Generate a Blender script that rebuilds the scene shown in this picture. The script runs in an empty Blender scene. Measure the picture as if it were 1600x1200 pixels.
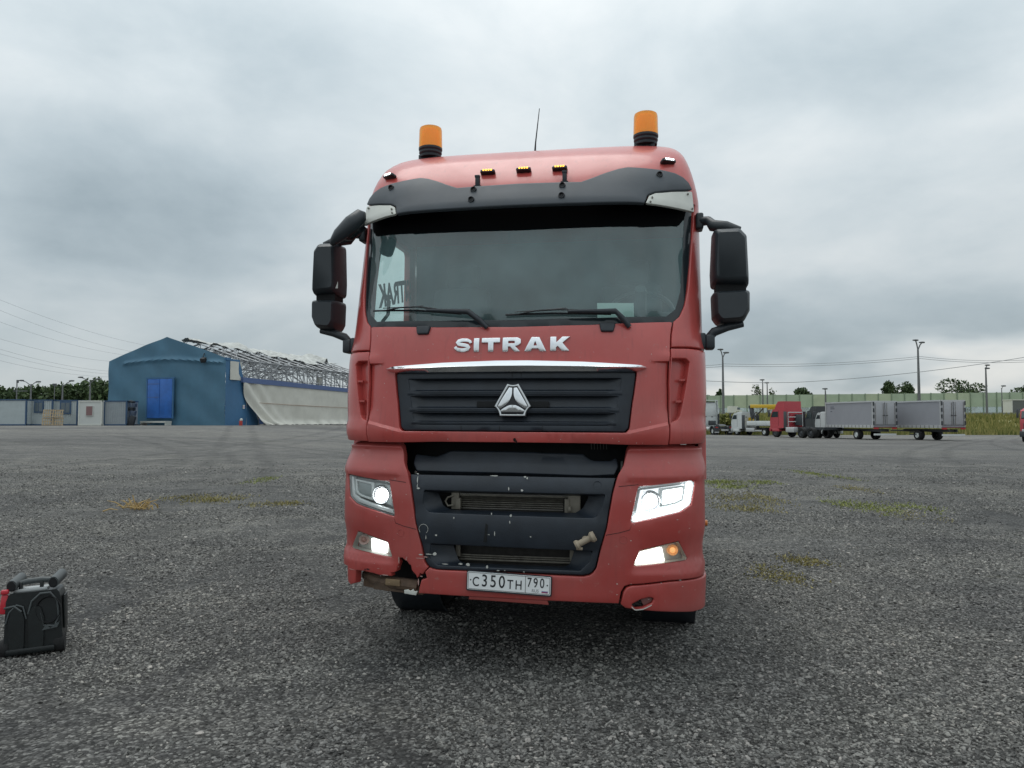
import bpy, bmesh, math, random
import numpy as np
from mathutils import Vector, Matrix, Euler
from mathutils.geometry import delaunay_2d_cdt
random.seed(7); rng = np.random.default_rng(7)
sc = bpy.context.scene
R = math.radians
# ------------------------------------------------------------------ camera
FPX, CAMH, PITCH = 1200.0, 1.58, R(2.72)
cam = bpy.data.cameras.new('camera'); camo = bpy.data.objects.new('camera', cam)
sc.collection.objects.link(camo); sc.camera = camo
cam.sensor_width = 36; cam.lens = 36 * FPX / 1600; cam.clip_end = 3000; cam.clip_start = .1
camo.location = (0, 0, CAMH); camo.rotation_euler = (R(90) + PITCH, 0, 0)
# ------------------------------------------------------------------ view
sc.view_settings.view_transform = 'Standard'; sc.view_settings.look = 'None'
sc.view_settings.exposure = .3; sc.view_settings.gamma = 1; sc.view_settings.use_curve_mapping = False
# ------------------------------------------------------------------ world: overcast sky
SUN_EL, SUN_AZ = R(74), R(-30)         # azimuth measured from +Y towards +X
world = bpy.data.worlds.new('World'); sc.world = world; world.use_nodes = True
def build_world():
    nt = world.node_tree; N = nt.nodes; L = nt.links; N.clear()
    def nd(t, **k):
        n = N.new(t)
        for a, v in k.items(): setattr(n, a, v)
        return n
    def math_(op, a, b=None, clamp=False):
        n = nd('ShaderNodeMath', operation=op); n.use_clamp = clamp
        for i, v in enumerate((a, b)):
            if v is None: continue
            if isinstance(v, (int, float)): n.inputs[i].default_value = v
            else: L.new(v, n.inputs[i])
        return n.outputs[0]
    out = nd('ShaderNodeOutputWorld')
    sky = nd('ShaderNodeTexSky', sky_type='NISHITA'); sky.sun_disc = False
    sky.sun_elevation = SUN_EL; sky.sun_rotation = SUN_AZ
    b1 = nd('ShaderNodeBackground'); b1.inputs[1].default_value = .1; L.new(sky.outputs[0], b1.inputs[0])
    tc = nd('ShaderNodeTexCoord'); sp = nd('ShaderNodeSeparateXYZ'); L.new(tc.outputs['Generated'], sp.inputs[0])
    z = math_('ADD', math_('MAXIMUM', sp.outputs[2], 0.0), .30)
    cx = nd('ShaderNodeCombineXYZ'); L.new(math_('DIVIDE', sp.outputs[0], z), cx.inputs[0]); L.new(math_('DIVIDE', sp.outputs[1], z), cx.inputs[1])
    def noise(scale, detail, rough, dist, off):
        mp = nd('ShaderNodeMapping'); mp.inputs['Location'].default_value = off; L.new(cx.outputs[0], mp.inputs[0])
        n = nd('ShaderNodeTexNoise'); n.inputs['Scale'].default_value = scale; n.inputs['Detail'].default_value = detail
        n.inputs['Roughness'].default_value = rough; n.inputs['Distortion'].default_value = dist; L.new(mp.outputs[0], n.inputs[0])
        return n
    n1 = noise(.9, 7, .52, .5, (3.1, 1.7, 0)); n2 = noise(3.0, 9, .6, .9, (8.2, 4.4, 2))
    lm = nd('ShaderNodeMapping'); lm.inputs['Scale'].default_value = (1, 1, 1.9); lm.inputs['Location'].default_value = (4.2, 1.3, 7.7); L.new(tc.outputs['Generated'], lm.inputs[0])
    n3 = nd('ShaderNodeTexNoise'); n3.inputs['Scale'].default_value = 4.2; n3.inputs['Detail'].default_value = 8; n3.inputs['Roughness'].default_value = .55; n3.inputs['Distortion'].default_value = .2; L.new(lm.outputs[0], n3.inputs[0])
    # broad banks of thicker and thinner cloud
    dn = noise(1.4, 4, .5, .2, (1, 5, 3))
    dv = nd('ShaderNodeVectorMath', operation='MULTIPLY_ADD'); L.new(dn.outputs['Color'], dv.inputs[0]); dv.inputs[1].default_value = (.22, .22, .22)
    sh = nd('ShaderNodeVectorMath', operation='SUBTRACT'); L.new(tc.outputs['Generated'], sh.inputs[0]); sh.inputs[1].default_value = (.11, .11, .11)
    L.new(sh.outputs[0], dv.inputs[2])
    val = math_('ADD', math_('MULTIPLY', math_('SUBTRACT', n1.outputs[0], .5), .38), math_('MULTIPLY', math_('SUBTRACT', n2.outputs[0], .5), .14))
    val = math_('ADD', val, math_('MULTIPLY', math_('SUBTRACT', n3.outputs[0], .5), .62))
    val = math_('ADD', val, .575)
    def lobe(px, py, rx, amt):
        nonlocal val
        a = (px - 800) / FPX; b = (600 - py) / FPX
        d = Vector((a, math.cos(PITCH) - b * math.sin(PITCH), math.sin(PITCH) + b * math.cos(PITCH))).normalized()
        s = nd('ShaderNodeVectorMath', operation='SUBTRACT'); L.new(dv.outputs[0], s.inputs[0]); s.inputs[1].default_value = d
        m = nd('ShaderNodeVectorMath', operation='MULTIPLY'); L.new(s.outputs[0], m.inputs[0]); m.inputs[1].default_value = (1 / rx[0], 1 / rx[0], 1 / rx[1])
        ln = nd('ShaderNodeVectorMath', operation='LENGTH'); L.new(m.outputs[0], ln.inputs[0])
        mr = nd('ShaderNodeMapRange', interpolation_type='SMOOTHERSTEP'); L.new(ln.outputs['Value'], mr.inputs[0])
        mr.inputs[1].default_value = 0; mr.inputs[2].default_value = 1; mr.inputs[3].default_value = amt; mr.inputs[4].default_value = 0
        val = math_('ADD', val, mr.outputs[0])
    for l in LOBES: lobe(*l)
    cr = nd('ShaderNodeValToRGB'); L.new(val, cr.inputs[0]); e = cr.color_ramp.elements
    e[0].position = .12; e[0].color = (.285, .350, .385, 1)
    e[1].position = .95; e[1].color = (.92, .915, .875, 1)
    for ps, c in ((.36, (.43, .50, .535)), (.56, (.565, .625, .65)), (.74, (.69, .73, .74))):
        k = e.new(ps); k.color = (*c, 1)
    b2 = nd('ShaderNodeBackground'); L.new(cr.outputs[0], b2.inputs[0])
    # an overcast sky brightens from the horizon to the zenith (about 1 + 2 sin h)
    L.new(math_('MULTIPLY', math_('ADD', math_('MULTIPLY', math_('MAXIMUM', sp.outputs[2], 0.0), 1.25), .92), .74), b2.inputs[1])
    mx = nd('ShaderNodeMixShader'); mx.inputs[0].default_value = .94
    L.new(b1.outputs[0], mx.inputs[1]); L.new(b2.outputs[0], mx.inputs[2]); L.new(mx.outputs[0], out.inputs[0])
LOBES = [  # pixel the bank is centred on, angular radii, change in thickness
    (210, 330, (.34, .17), -.36), (330, 110, (.5, .15), -.16), (1420, 500, (.42, .12), -.26), (1180, 560, (.3, .07), -.10),
    (470, 250, (.25, .16), .10), (1140, 600, (.20, .05), .34), (1540, 590, (.22, .055), .40), (60, 560, (.5, .12), -.10),
    (820, 110, (.5, .18), .05), (1300, 110, (.4, .12), -.20), (1250, 330, (.3, .14), .07), (440, 480, (.16, .06), .10), (90, 130, (.3, .14), .08)]
build_world()
sun = bpy.data.lights.new('sun', 'SUN'); suno = bpy.data.objects.new('sun', sun); sc.collection.objects.link(suno)
sun.energy = .8; sun.angle = R(35); sun.color = (1, .97, .92)
sd = Vector((math.sin(SUN_AZ) * math.cos(SUN_EL), math.cos(SUN_AZ) * math.cos(SUN_EL), math.sin(SUN_EL)))
suno.rotation_euler = sd.to_track_quat('Z', 'Y').to_euler(); suno.location = (0, 0, 60)

# ------------------------------------------------------------------ helpers: objects
def link(o, parent=None):
    sc.collection.objects.link(o)
    if parent is not None: o.parent = parent
    return o
def tag(o, label=None, cat=None, group=None, kind=None):
    for k, v in (('label', label), ('category', cat), ('group', group), ('kind', kind)):
        if v: o[k] = v
    return o
def thing(name, label, cat, loc=(0, 0, 0), rz=0, group=None):
    o = bpy.data.objects.new(name, None); link(o); o.location = loc; o.rotation_euler = (0, 0, rz)
    o.empty_display_size = .2
    return tag(o, label, cat, group)
def copy_tree(o, parent=None):
    c = o.copy(); link(c, parent)
    for ch in list(o.children): copy_tree(ch, c)
    return c
def finish(me, ang=35):
    bm = bmesh.new(); bm.from_mesh(me)
    for f in bm.faces: f.smooth = True
    lim = R(ang)
    for e in bm.edges:
        if len(e.link_faces) == 2:
            if e.calc_face_angle(0) > lim: e.smooth = False
    bm.to_mesh(me); bm.free()
def mk(name, verts, faces, mat, parent=None, ang=35, fix=False):
    me = bpy.data.meshes.new(name); me.from_pydata([tuple(v) for v in verts], [], faces); me.update()
    if fix:
        bm = bmesh.new(); bm.from_mesh(me); bmesh.ops.recalc_face_normals(bm, faces=bm.faces); bm.to_mesh(me); bm.free()
    if ang: finish(me, ang)
    if mat: me.materials.append(mat)
    return link(bpy.data.objects.new(name, me), parent)
class MB:
    """collects shapes that belong to ONE mesh"""
    def __init__(s): s.v = []; s.f = []
    def add(s, v, f):
        o = len(s.v); s.v += [tuple(a) for a in v]; s.f += [tuple(i + o for i in q) for q in f]; return s
    def box(s, c, d, rot=None, bev=0):
        x, y, z = (a / 2 for a in d); M = Euler(rot).to_matrix() if rot else None
        if bev:
            bm = bmesh.new(); bmesh.ops.create_cube(bm, size=1, matrix=Matrix.Diagonal((*d, 1)))
            bmesh.ops.bevel(bm, geom=list(bm.edges), offset=bev, segments=2, affect='EDGES', profile=.5)
            bm.verts.index_update(); vs = [v.co.copy() for v in bm.verts]; fs = [[v.index for v in f.verts] for f in bm.faces]; bm.free()
        else:
            vs = [Vector(q) for q in ((-x, -y, -z), (x, -y, -z), (x, y, -z), (-x, y, -z), (-x, -y, z), (x, -y, z), (x, y, z), (-x, y, z))]
            fs = [(3, 2, 1, 0), (4, 5, 6, 7), (0, 1, 5, 4), (1, 2, 6, 5), (2, 3, 7, 6), (3, 0, 4, 7)]
        if M: vs = [M @ v for v in vs]
        return s.add([v + Vector(c) for v in vs], fs)
    def tube(s, pts, r, n=8, cap=True):
        pts = [Vector(p) for p in pts]; rs = r if isinstance(r, (list, tuple)) else [r] * len(pts)
        vs = []; fs = []; up = None
        for i, p in enumerate(pts):
            d = (pts[min(i + 1, len(pts) - 1)] - pts[max(i - 1, 0)]).normalized()
            if up is None: up = Vector((0, 0, 1)) if abs(d.z) < .9 else Vector((1, 0, 0))
            a = d.cross(up).normalized(); b = a.cross(d).normalized(); up = b
            for k in range(n):
                t = 2 * math.pi * k / n; vs.append(p + rs[i] * (a * math.cos(t) + b * math.sin(t)))
        for i in range(len(pts) - 1):
            for k in range(n):
                fs.append((i * n + k, i * n + (k + 1) % n, (i + 1) * n + (k + 1) % n, (i + 1) * n + k))
        if cap: fs += [tuple(range(n))[::-1], tuple((len(pts) - 1) * n + k for k in range(n))]
        return s.add(vs, fs)
    def lathe(s, prof, c=(0, 0, 0), axis='z', n=32):
        vs = []; fs = []
        for (r, h) in prof:
            for k in range(n):
                t = 2 * math.pi * k / n; a, b = r * math.cos(t), r * math.sin(t)
                q = {'z': (a, b, h), 'x': (h, a, b), 'y': (b, h, a)}[axis]; vs.append(Vector(q) + Vector(c))
        for i in range(len(prof) - 1):
            for k in range(n): fs.append((i * n + k, i * n + (k + 1) % n, (i + 1) * n + (k + 1) % n, (i + 1) * n + k))
        return s.add(vs, fs)
    def prism(s, pts, x0, x1, axis='x'):
        """polygon (a,b) extruded along an axis: axis x -> (y,z), y -> (x,z), z -> (x,y)"""
        def P(a, b, h): return {'x': (h, a, b), 'y': (a, h, b), 'z': (a, b, h)}[axis]
        n = len(pts); vs = [P(a, b, x0) for a, b in pts] + [P(a, b, x1) for a, b in pts]
        fs = [tuple(range(n)), tuple(range(2 * n - 1, n - 1, -1))] + [(i, i + n, (i + 1) % n + n, (i + 1) % n) for i in range(n)]
        return s.add(vs, fs)
    def build(s, name, mat, parent=None, ang=35): return mk(name, s.v, s.f, mat, parent, ang, fix=True)
def box(name, c, d, mat, parent=None, rot=None, bev=0): return MB().box(c, d, rot, bev).build(name, mat, parent)
def tube(name, pts, r, mat, parent=None, n=8): return MB().tube(pts, r, n).build(name, mat, parent, 50)
# ------------------------------------------------------------------ helpers: materials
MT = {}
def mat(name, col, rough=.5, metal=0, coat=0, var=0, vscale=6, bump=0, bscale=60, emit=None, estr=0, spec=.5, dust=0, dcol=(.25, .24, .22), ior=None, trans=0, alpha=1):
    if name in MT: return MT[name]
    m = bpy.data.materials.new(name); m.use_nodes = True; nt = m.node_tree; b = nt.nodes['Principled BSDF']; L = nt.links
    b.inputs['Base Color'].default_value = (*col, 1); b.inputs['Roughness'].default_value = rough; b.inputs['Metallic'].default_value = metal
    b.inputs['Coat Weight'].default_value = coat; b.inputs['Coat Roughness'].default_value = .12; b.inputs['Specular IOR Level'].default_value = spec
    b.inputs['Transmission Weight'].default_value = trans; b.inputs['Alpha'].default_value = alpha
    if ior: b.inputs['IOR'].default_value = ior
    if emit: b.inputs['Emission Color'].default_value = (*emit, 1); b.inputs['Emission Strength'].default_value = estr
    if var or dust or bump:
        tc = nt.nodes.new('ShaderNodeTexCoord')
    if var or dust:
        n = nt.nodes.new('ShaderNodeTexNoise'); n.inputs['Scale'].default_value = vscale; n.inputs['Detail'].default_value = 7; n.inputs['Roughness'].default_value = .6
        L.new(tc.outputs['Object'], n.inputs[0])
        cr = nt.nodes.new('ShaderNodeValToRGB'); L.new(n.outputs[0], cr.inputs[0]); e = cr.color_ramp.elements
        e[0].position = .3; e[1].position = .7
        e[0].color = (*[max(0, c * (1 - var)) for c in col], 1); e[1].color = (*[min(1, c * (1 + var)) for c in col], 1)
        src = cr.outputs[0]
        if dust:
            n2 = nt.nodes.new('ShaderNodeTexNoise'); n2.inputs['Scale'].default_value = vscale * .45; n2.inputs['Detail'].default_value = 9; n2.inputs['Roughness'].default_value = .68
            L.new(tc.outputs['Object'], n2.inputs[0])
            mr = nt.nodes.new('ShaderNodeMapRange'); L.new(n2.outputs[0], mr.inputs[0]); mr.inputs[1].default_value = .35; mr.inputs[2].default_value = .72; mr.inputs[4].default_value = dust
            mx = nt.nodes.new('ShaderNodeMix'); mx.data_type = 'RGBA'; L.new(mr.outputs[0], mx.inputs[0]); L.new(src, mx.inputs[6]); mx.inputs[7].default_value = (*dcol, 1)
            src = mx.outputs[2]
            mr2 = nt.nodes.new('ShaderNodeMapRange'); L.new(n2.outputs[0], mr2.inputs[0]); mr2.inputs[3].default_value = rough * .8; mr2.inputs[4].default_value = min(1, rough * 1.3)
            L.new(mr2.outputs[0], b.inputs['Roughness'])
        L.new(src, b.inputs['Base Color'])
    if bump:
        n = nt.nodes.new('ShaderNodeTexNoise'); n.inputs['Scale'].default_value = bscale; n.inputs['Detail'].default_value = 4; L.new(tc.outputs['Object'], n.inputs[0])
        bp = nt.nodes.new('ShaderNodeBump'); bp.inputs['Strength'].default_value = bump; bp.inputs['Distance'].default_value = .01; L.new(n.outputs[0], bp.inputs['Height']); L.new(bp.outputs[0], b.inputs['Normal'])
    MT[name] = m; return m
def glass(name, tint, gloss=.1, dust=.1, dcol=(.4, .45, .45), rough=.02):
    """a thin dusty pane: tinted see-through + mirror reflection + a film of dust"""
    if name in MT: return MT[name]
    m = bpy.data.materials.new(name); m.use_nodes = True; nt = m.node_tree; N = nt.nodes; L = nt.links; N.clear()
    out = N.new('ShaderNodeOutputMaterial'); t = N.new('ShaderNodeBsdfTransparent'); t.inputs[0].default_value = (*tint, 1)
    g = N.new('ShaderNodeBsdfGlossy'); g.inputs['Roughness'].default_value = rough; d = N.new('ShaderNodeBsdfDiffuse'); d.inputs[0].default_value = (*dcol, 1)
    lw = N.new('ShaderNodeLayerWeight'); pw = N.new('ShaderNodeMath'); pw.operation = 'POWER'; L.new(lw.outputs['Facing'], pw.inputs[0]); pw.inputs[1].default_value = 4.5
    fr = N.new('ShaderNodeMath'); fr.operation = 'MULTIPLY_ADD'; L.new(pw.outputs[0], fr.inputs[0]); fr.inputs[1].default_value = .8; fr.inputs[2].default_value = .04
    ad = N.new('ShaderNodeMath'); ad.operation = 'ADD'; ad.use_clamp = True; L.new(fr.outputs[0], ad.inputs[0]); ad.inputs[1].default_value = gloss
    m1 = N.new('ShaderNodeMixShader'); m2 = N.new('ShaderNodeMixShader')
    tc = N.new('ShaderNodeTexCoord'); n = N.new('ShaderNodeTexNoise'); n.inputs['Scale'].default_value = 2.2; n.inputs['Detail'].default_value = 8; n.inputs['Roughness'].default_value = .65
    L.new(tc.outputs['Object'], n.inputs[0]); mr = N.new('ShaderNodeMapRange'); L.new(n.outputs[0], mr.inputs[0])
    mr.inputs[1].default_value = .3; mr.inputs[2].default_value = .75; mr.inputs[3].default_value = dust * .65; mr.inputs[4].default_value = dust * 1.35
    L.new(mr.outputs[0], m1.inputs[0]); L.new(t.outputs[0], m1.inputs[1]); L.new(d.outputs[0], m1.inputs[2])
    L.new(ad.outputs[0], m2.inputs[0]); L.new(m1.outputs[0], m2.inputs[1]); L.new(g.outputs[0], m2.inputs[2]); L.new(m2.outputs[0], out.inputs[0])
    MT[name] = m; return m
def clear(name, tint=(1, 1, 1), gloss=.03): return glass(name, tint, gloss, .04, (.6, .6, .6))
def red_paint(name, k=1.0, coat=.50, film=.24):
    m = bpy.data.materials.new(name); m.use_nodes = True; nt = m.node_tree; b = nt.nodes['Principled BSDF']; L = nt.links; N = nt.nodes
    tc = N.new('ShaderNodeTexCoord')
    def ns(scale, det, sc3=(1, 1, 1), lo=.35, hi=.7, a=0., bb=1.):
        mp = N.new('ShaderNodeMapping'); mp.inputs['Scale'].default_value = sc3; L.new(tc.outputs['Object'], mp.inputs[0])
        n = N.new('ShaderNodeTexNoise'); n.inputs['Scale'].default_value = scale; n.inputs['Detail'].default_value = det; n.inputs['Roughness'].default_value = .62; L.new(mp.outputs[0], n.inputs[0])
        r = N.new('ShaderNodeMapRange'); L.new(n.outputs[0], r.inputs[0]); r.inputs[1].default_value = lo; r.inputs[2].default_value = hi; r.inputs[3].default_value = a; r.inputs[4].default_value = bb; return r.outputs[0]
    def mix(f, a, c):
        x = N.new('ShaderNodeMix'); x.data_type = 'RGBA'; L.new(f, x.inputs[0])
        for i, v in ((6, a), (7, c)):
            if isinstance(v, tuple): x.inputs[i].default_value = (*v, 1)
            else: L.new(v, x.inputs[i])
        return x.outputs[2]
    c = mix(ns(2.5, 6), (.45 * k, .060 * k, .052 * k), (.52 * k, .080 * k, .070 * k))
    c = mix(ns(1.6, 9, (1, 1, 1), .42, .75, 0, film), c, (.38 * k, .20 * k, .18 * k))           # dust film
    c = mix(ns(9, 4, (3.2, 3.2, .22), .55, .78, 0, .38), c, (.23, .050, .046))      # run-off streaks
    c = mix(ns(26, 3, (1, 1, 1), .66, .74, 0, .35), c, (.36, .22, .19))             # bug and grit marks
    L.new(c, b.inputs['Base Color']); L.new(ns(1.6, 9, (1, 1, 1), .3, .75, .26, .60), b.inputs['Roughness'])
    b.inputs['Coat Weight'].default_value = coat; b.inputs['Coat Roughness'].default_value = .16
    return m
RED = red_paint('red_paint'); REDB = red_paint('red_darker', .82, .22, .36)  # second red is darker and duller, for the bumper pieces
BLK = mat('black_plastic', (.017, .023, .030), .48, var=.25, vscale=9, bump=.12, bscale=220, dust=.18, dcol=(.06, .07, .08))
BLK2 = mat('black_gloss', (.008, .010, .013), .25)
GRIL = mat('scuffed_black_plastic', (.012, .018, .027), .42, var=.3, vscale=7, dust=.22, dcol=(.045, .055, .07), bump=.1, bscale=150)
DARK = mat('dark_void', (.004, .005, .006), .8)
VIS = mat('visor_grey', (.045, .055, .066), .5, var=.12, vscale=5, bump=.08, bscale=200, dust=.2, dcol=(.09, .1, .11))
CHROME = mat('chrome', (.78, .8, .82), .14, 1, bump=.02, bscale=20)
CHROME2 = mat('satin_chrome', (.6, .62, .63), .28, 1)
WHITE = mat('dirty_white', (.62, .63, .58), .5, var=.06, dust=.1, dcol=(.4, .39, .35))
RUB = mat('rubber', (.009, .0095, .010), .8, var=.3, vscale=12, bump=.2, bscale=90, dust=.12, dcol=(.035, .035, .033))
STEEL = mat('dull_steel', (.22, .21, .19), .5, .6, var=.2, vscale=20)
RUST = mat('rusty_steel', (.10, .062, .04), .7, .2, var=.5, vscale=18, dust=.35, dcol=(.16, .13, .1))
AMBER = None
GUNM = mat('dark_frame', (.03, .03, .032), .6, .3, var=.2)
LED = mat('led_white', (.9, .9, .9), .3, emit=(.9, .97, 1), estr=5)
LEDA = mat('led_amber', (.9, .5, .1), .3, emit=(1, .42, .05), estr=2.6)
HALO = mat('lamp_glow', (.95, .97, 1), .3, emit=(.93, .97, 1), estr=3.2)
REFL = mat('reflector', (.55, .58, .58), .22, .9)
LAMPGREY = mat('lamp_grey', (.50, .55, .55), .35, .2)

# ------------------------------------------------------------------ terrain
def sstep(a, b, x):
    t = min(1, max(0, (x - a) / (b - a))); return t * t * (3 - 2 * t)
def zt(x, y):
    l = 1.05 * sstep(14, 80, y) * sstep(2, -28, x)
    r = -.25 * sstep(18, 65, y) * sstep(8, 30, x)
    return l + r
def at(u, v, Y):
    a = (u - 800) / FPX; b = (600 - v) / FPX
    d = Vector((a, math.cos(PITCH) - b * math.sin(PITCH), math.sin(PITCH) + b * math.cos(PITCH)))
    return Vector((0, 0, CAMH)) + d * (Y / d.y)

TRACKS = ((-6.2, .55, -.018), (-4.3, .55, -.018), (4.2, .25, .004), (6.1, .25, .004), (-1.2, -.35, .0), (.8, -.35, .0), (1.5, .9, -.03), (-9.0, .30, -.012), (-11.0, .30, -.012), (9.5, .35, -.006), (11.4, .35, -.006))
def ground_material():
    m = bpy.data.materials.new('gravel_ground'); m.use_nodes = True; nt = m.node_tree; N = nt.nodes; L = nt.links
    b = N['Principled BSDF']; b.inputs['Roughness'].default_value = .85; b.inputs['Specular IOR Level'].default_value = .35
    tc = N.new('ShaderNodeTexCoord')
    def noise(s, d=6, r=.6, sx=1, dist=0):
        mp = N.new('ShaderNodeMapping'); mp.inputs['Scale'].default_value = (sx, 1, 1); L.new(tc.outputs['Object'], mp.inputs[0])
        n = N.new('ShaderNodeTexNoise'); n.inputs['Scale'].default_value = s; n.inputs['Detail'].default_value = d; n.inputs['Roughness'].default_value = r; n.inputs['Distortion'].default_value = dist
        L.new(mp.outputs[0], n.inputs[0]); return n.outputs[0]
    def ramp(src, stops):
        c = N.new('ShaderNodeValToRGB'); L.new(src, c.inputs[0]); e = c.color_ramp.elements
        e[0].position, e[1].position = stops[0][0], stops[-1][0]
        e[0].color = (*stops[0][1], 1); e[1].color = (*stops[-1][1], 1)
        for p, cc in stops[1:-1]:
            k = e.new(p); k.color = (*cc, 1)
        return c.outputs[0]
    def mix(bt, f, a, bb):
        x = N.new('ShaderNodeMix'); x.data_type = 'RGBA'; x.blend_type = bt
        if isinstance(f, float): x.inputs[0].default_value = f
        else: L.new(f, x.inputs[0])
        for i, v in ((6, a), (7, bb)):
            if isinstance(v, tuple): x.inputs[i].default_value = (*v, 1)
            else: L.new(v, x.inputs[i])
        return x.outputs[2]
    vo = N.new('ShaderNodeTexVoronoi'); vo.inputs['Scale'].default_value = 55; L.new(tc.outputs['Object'], vo.inputs[0])
    sp = N.new('ShaderNodeSeparateColor'); L.new(vo.outputs['Color'], sp.inputs[0])
    stone = ramp(sp.outputs[0], [(0, (.036, .0355, .033)), (.45, (.092, .0905, .085)), (.8, (.185, .182, .172)), (1, (.34, .335, .315))])
    edge = ramp(vo.outputs['Distance'], [(.0, (1, 1, 1)), (.55, (.75, .75, .75)), (.9, (.3, .3, .3))])
    col = mix('MULTIPLY', .85, stone, edge)
    vo2 = N.new('ShaderNodeTexVoronoi'); vo2.inputs['Scale'].default_value = 15; L.new(tc.outputs['Object'], vo2.inputs[0])
    sp2 = N.new('ShaderNodeSeparateColor'); L.new(vo2.outputs['Color'], sp2.inputs[0])
    big = ramp(sp2.outputs[0], [(0, (.72, .72, .72)), (.6, (1, 1, 1)), (.97, (1.08, 1.08, 1.08)), (1, (1.4, 1.4, 1.36))])
    col = mix('MULTIPLY', .8, col, big)
    fine = ramp(noise(.9, 9, .72), [(.3, (.62, .63, .64)), (.5, (1, 1, 1)), (.72, (1.35, 1.33, 1.28))])
    col = mix('MULTIPLY', 1.0, col, fine)
    broad = ramp(noise(.16, 6, .6, .35, .5), [(.32, (.66, .67, .69)), (.5, (1, 1, 1)), (.68, (1.28, 1.26, 1.22))])
    col = mix('MULTIPLY', 1.0, col, broad)
    # wheel tracks: pressed, finer and darker, along shallow curves
    gx = N.new('ShaderNodeSeparateXYZ'); L.new(tc.outputs['Object'], gx.inputs[0])
    def M2(op, a, bb):
        q = N.new('ShaderNodeMath'); q.operation = op
        for i, v in enumerate((a, bb)):
            if isinstance(v, (int, float)): q.inputs[i].default_value = v
            else: L.new(v, q.inputs[i])
        return q.outputs[0]
    wob = M2('MULTIPLY', M2('SUBTRACT', noise(.5, 4), .5), 1.1)
    tr = None
    for c0, k1, k2 in TRACKS + ((-17.5, .22, -.0025), (-19.6, .22, -.0025), (17, .1, .004), (19, .1, .004), (-26, -.35, .006)):
        xx = M2('ADD', M2('MULTIPLY', M2('MULTIPLY', gx.outputs[1], gx.outputs[1]), k2), M2('ADD', M2('MULTIPLY', gx.outputs[1], k1), c0))
        dd = M2('ABSOLUTE', M2('SUBTRACT', M2('ADD', gx.outputs[0], wob), xx), 0)
        mr_ = N.new('ShaderNodeMapRange'); mr_.interpolation_type = 'SMOOTHSTEP'; L.new(dd, mr_.inputs[0]); mr_.inputs[1].default_value = .12; mr_.inputs[2].default_value = .42; mr_.inputs[3].default_value = 1; mr_.inputs[4].default_value = 0
        tr = mr_.outputs[0] if tr is None else M2('MAXIMUM', tr, mr_.outputs[0])
    # packed dusty fines far out, where the loose stone thins
    ge = N.new('ShaderNodeSeparateXYZ'); L.new(tc.outputs['Object'], ge.inputs[0])
    mr = N.new('ShaderNodeMapRange'); L.new(ge.outputs[1], mr.inputs[0]); mr.inputs[1].default_value = 14; mr.inputs[2].default_value = 70
    dustc = ramp(noise(.6, 8, .65, .3), [(.3, (.125, .123, .117)), (.5, (.160, .157, .149)), (.7, (.21, .205, .193))])
    pf = N.new('ShaderNodeMath'); pf.operation = 'MULTIPLY'; L.new(mr.outputs[0], pf.inputs[0]); pf.inputs[1].default_value = .75
    col = mix('MIX', pf.outputs[0], col, dustc)
    clod = ramp(noise(1.6, 9, .75, .55), [(.34, (.55, .55, .56)), (.5, (1, 1, 1)), (.66, (1.4, 1.38, 1.33))])
    col = mix('MULTIPLY', .8, col, clod)
    swath = ramp(noise(.07, 5, .55, .22, .4), [(.36, (.72, .72, .735)), (.5, (1, 1, 1)), (.64, (1.22, 1.2, 1.15))])
    col = mix('MULTIPLY', 1.0, col, swath)
    tf = N.new('ShaderNodeMath'); tf.operation = 'MULTIPLY'; L.new(tr, tf.inputs[0]); L.new(ramp(noise(1.3, 6, .6), [(.38, (.15, .15, .15)), (.62, (.85, .85, .85))]), tf.inputs[1])
    col = mix('MULTIPLY', tf.outputs[0], col, (.60, .60, .61))
    # moss and weeds in patches
    mo = ramp(noise(.42, 7, .62, .6, .3), [(.63, (0, 0, 0)), (.72, (1, 1, 1))])
    mf = N.new('ShaderNodeMath'); mf.operation = 'MULTIPLY'; L.new(mo, mf.inputs[0]); L.new(ramp(noise(9, 5, .7), [(.45, (0, 0, 0)), (.6, (.5, .5, .5))]), mf.inputs[1])
    col = mix('MIX', mf.outputs[0], col, (.13, .125, .045))
    L.new(col, b.inputs['Base Color'])
    bp = N.new('ShaderNodeBump'); bp.inputs['Strength'].default_value = .9; bp.inputs['Distance'].default_value = .012
    iv = N.new('ShaderNodeMath'); iv.operation = 'SUBTRACT'; iv.inputs[0].default_value = 1; L.new(vo.outputs['Distance'], iv.inputs[1]); L.new(iv.outputs[0], bp.inputs['Height'])
    bp2 = N.new('ShaderNodeBump'); bp2.inputs['Strength'].default_value = .6; bp2.inputs['Distance'].default_value = .08; L.new(noise(2.5, 8, .7), bp2.inputs['Height']); L.new(bp.outputs[0], bp2.inputs['Normal'])
    L.new(bp2.outputs[0], b.inputs['Normal'])
    return m
def build_ground():
    xs = sorted(set([-900, -500, -300, -200, -140, -110] + list(range(-90, 91, 3)) + [110, 140, 200, 300, 500, 900]))
    ys = sorted(set([-300, -120, -60, -30, -15] + list(range(-9, 100, 3)) + [110, 130, 160, 220, 300, 450, 700, 1200]))
    vs = [(x, y, zt(x, y)) for y in ys for x in xs]; n = len(xs)
    fs = [(j * n + i, j * n + i + 1, (j + 1) * n + i + 1, (j + 1) * n + i) for j in range(len(ys) - 1) for i in range(n - 1)]
    g = mk('ground', vs, fs, ground_material(), None, 80); tag(g, kind='structure')
build_ground()

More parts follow.
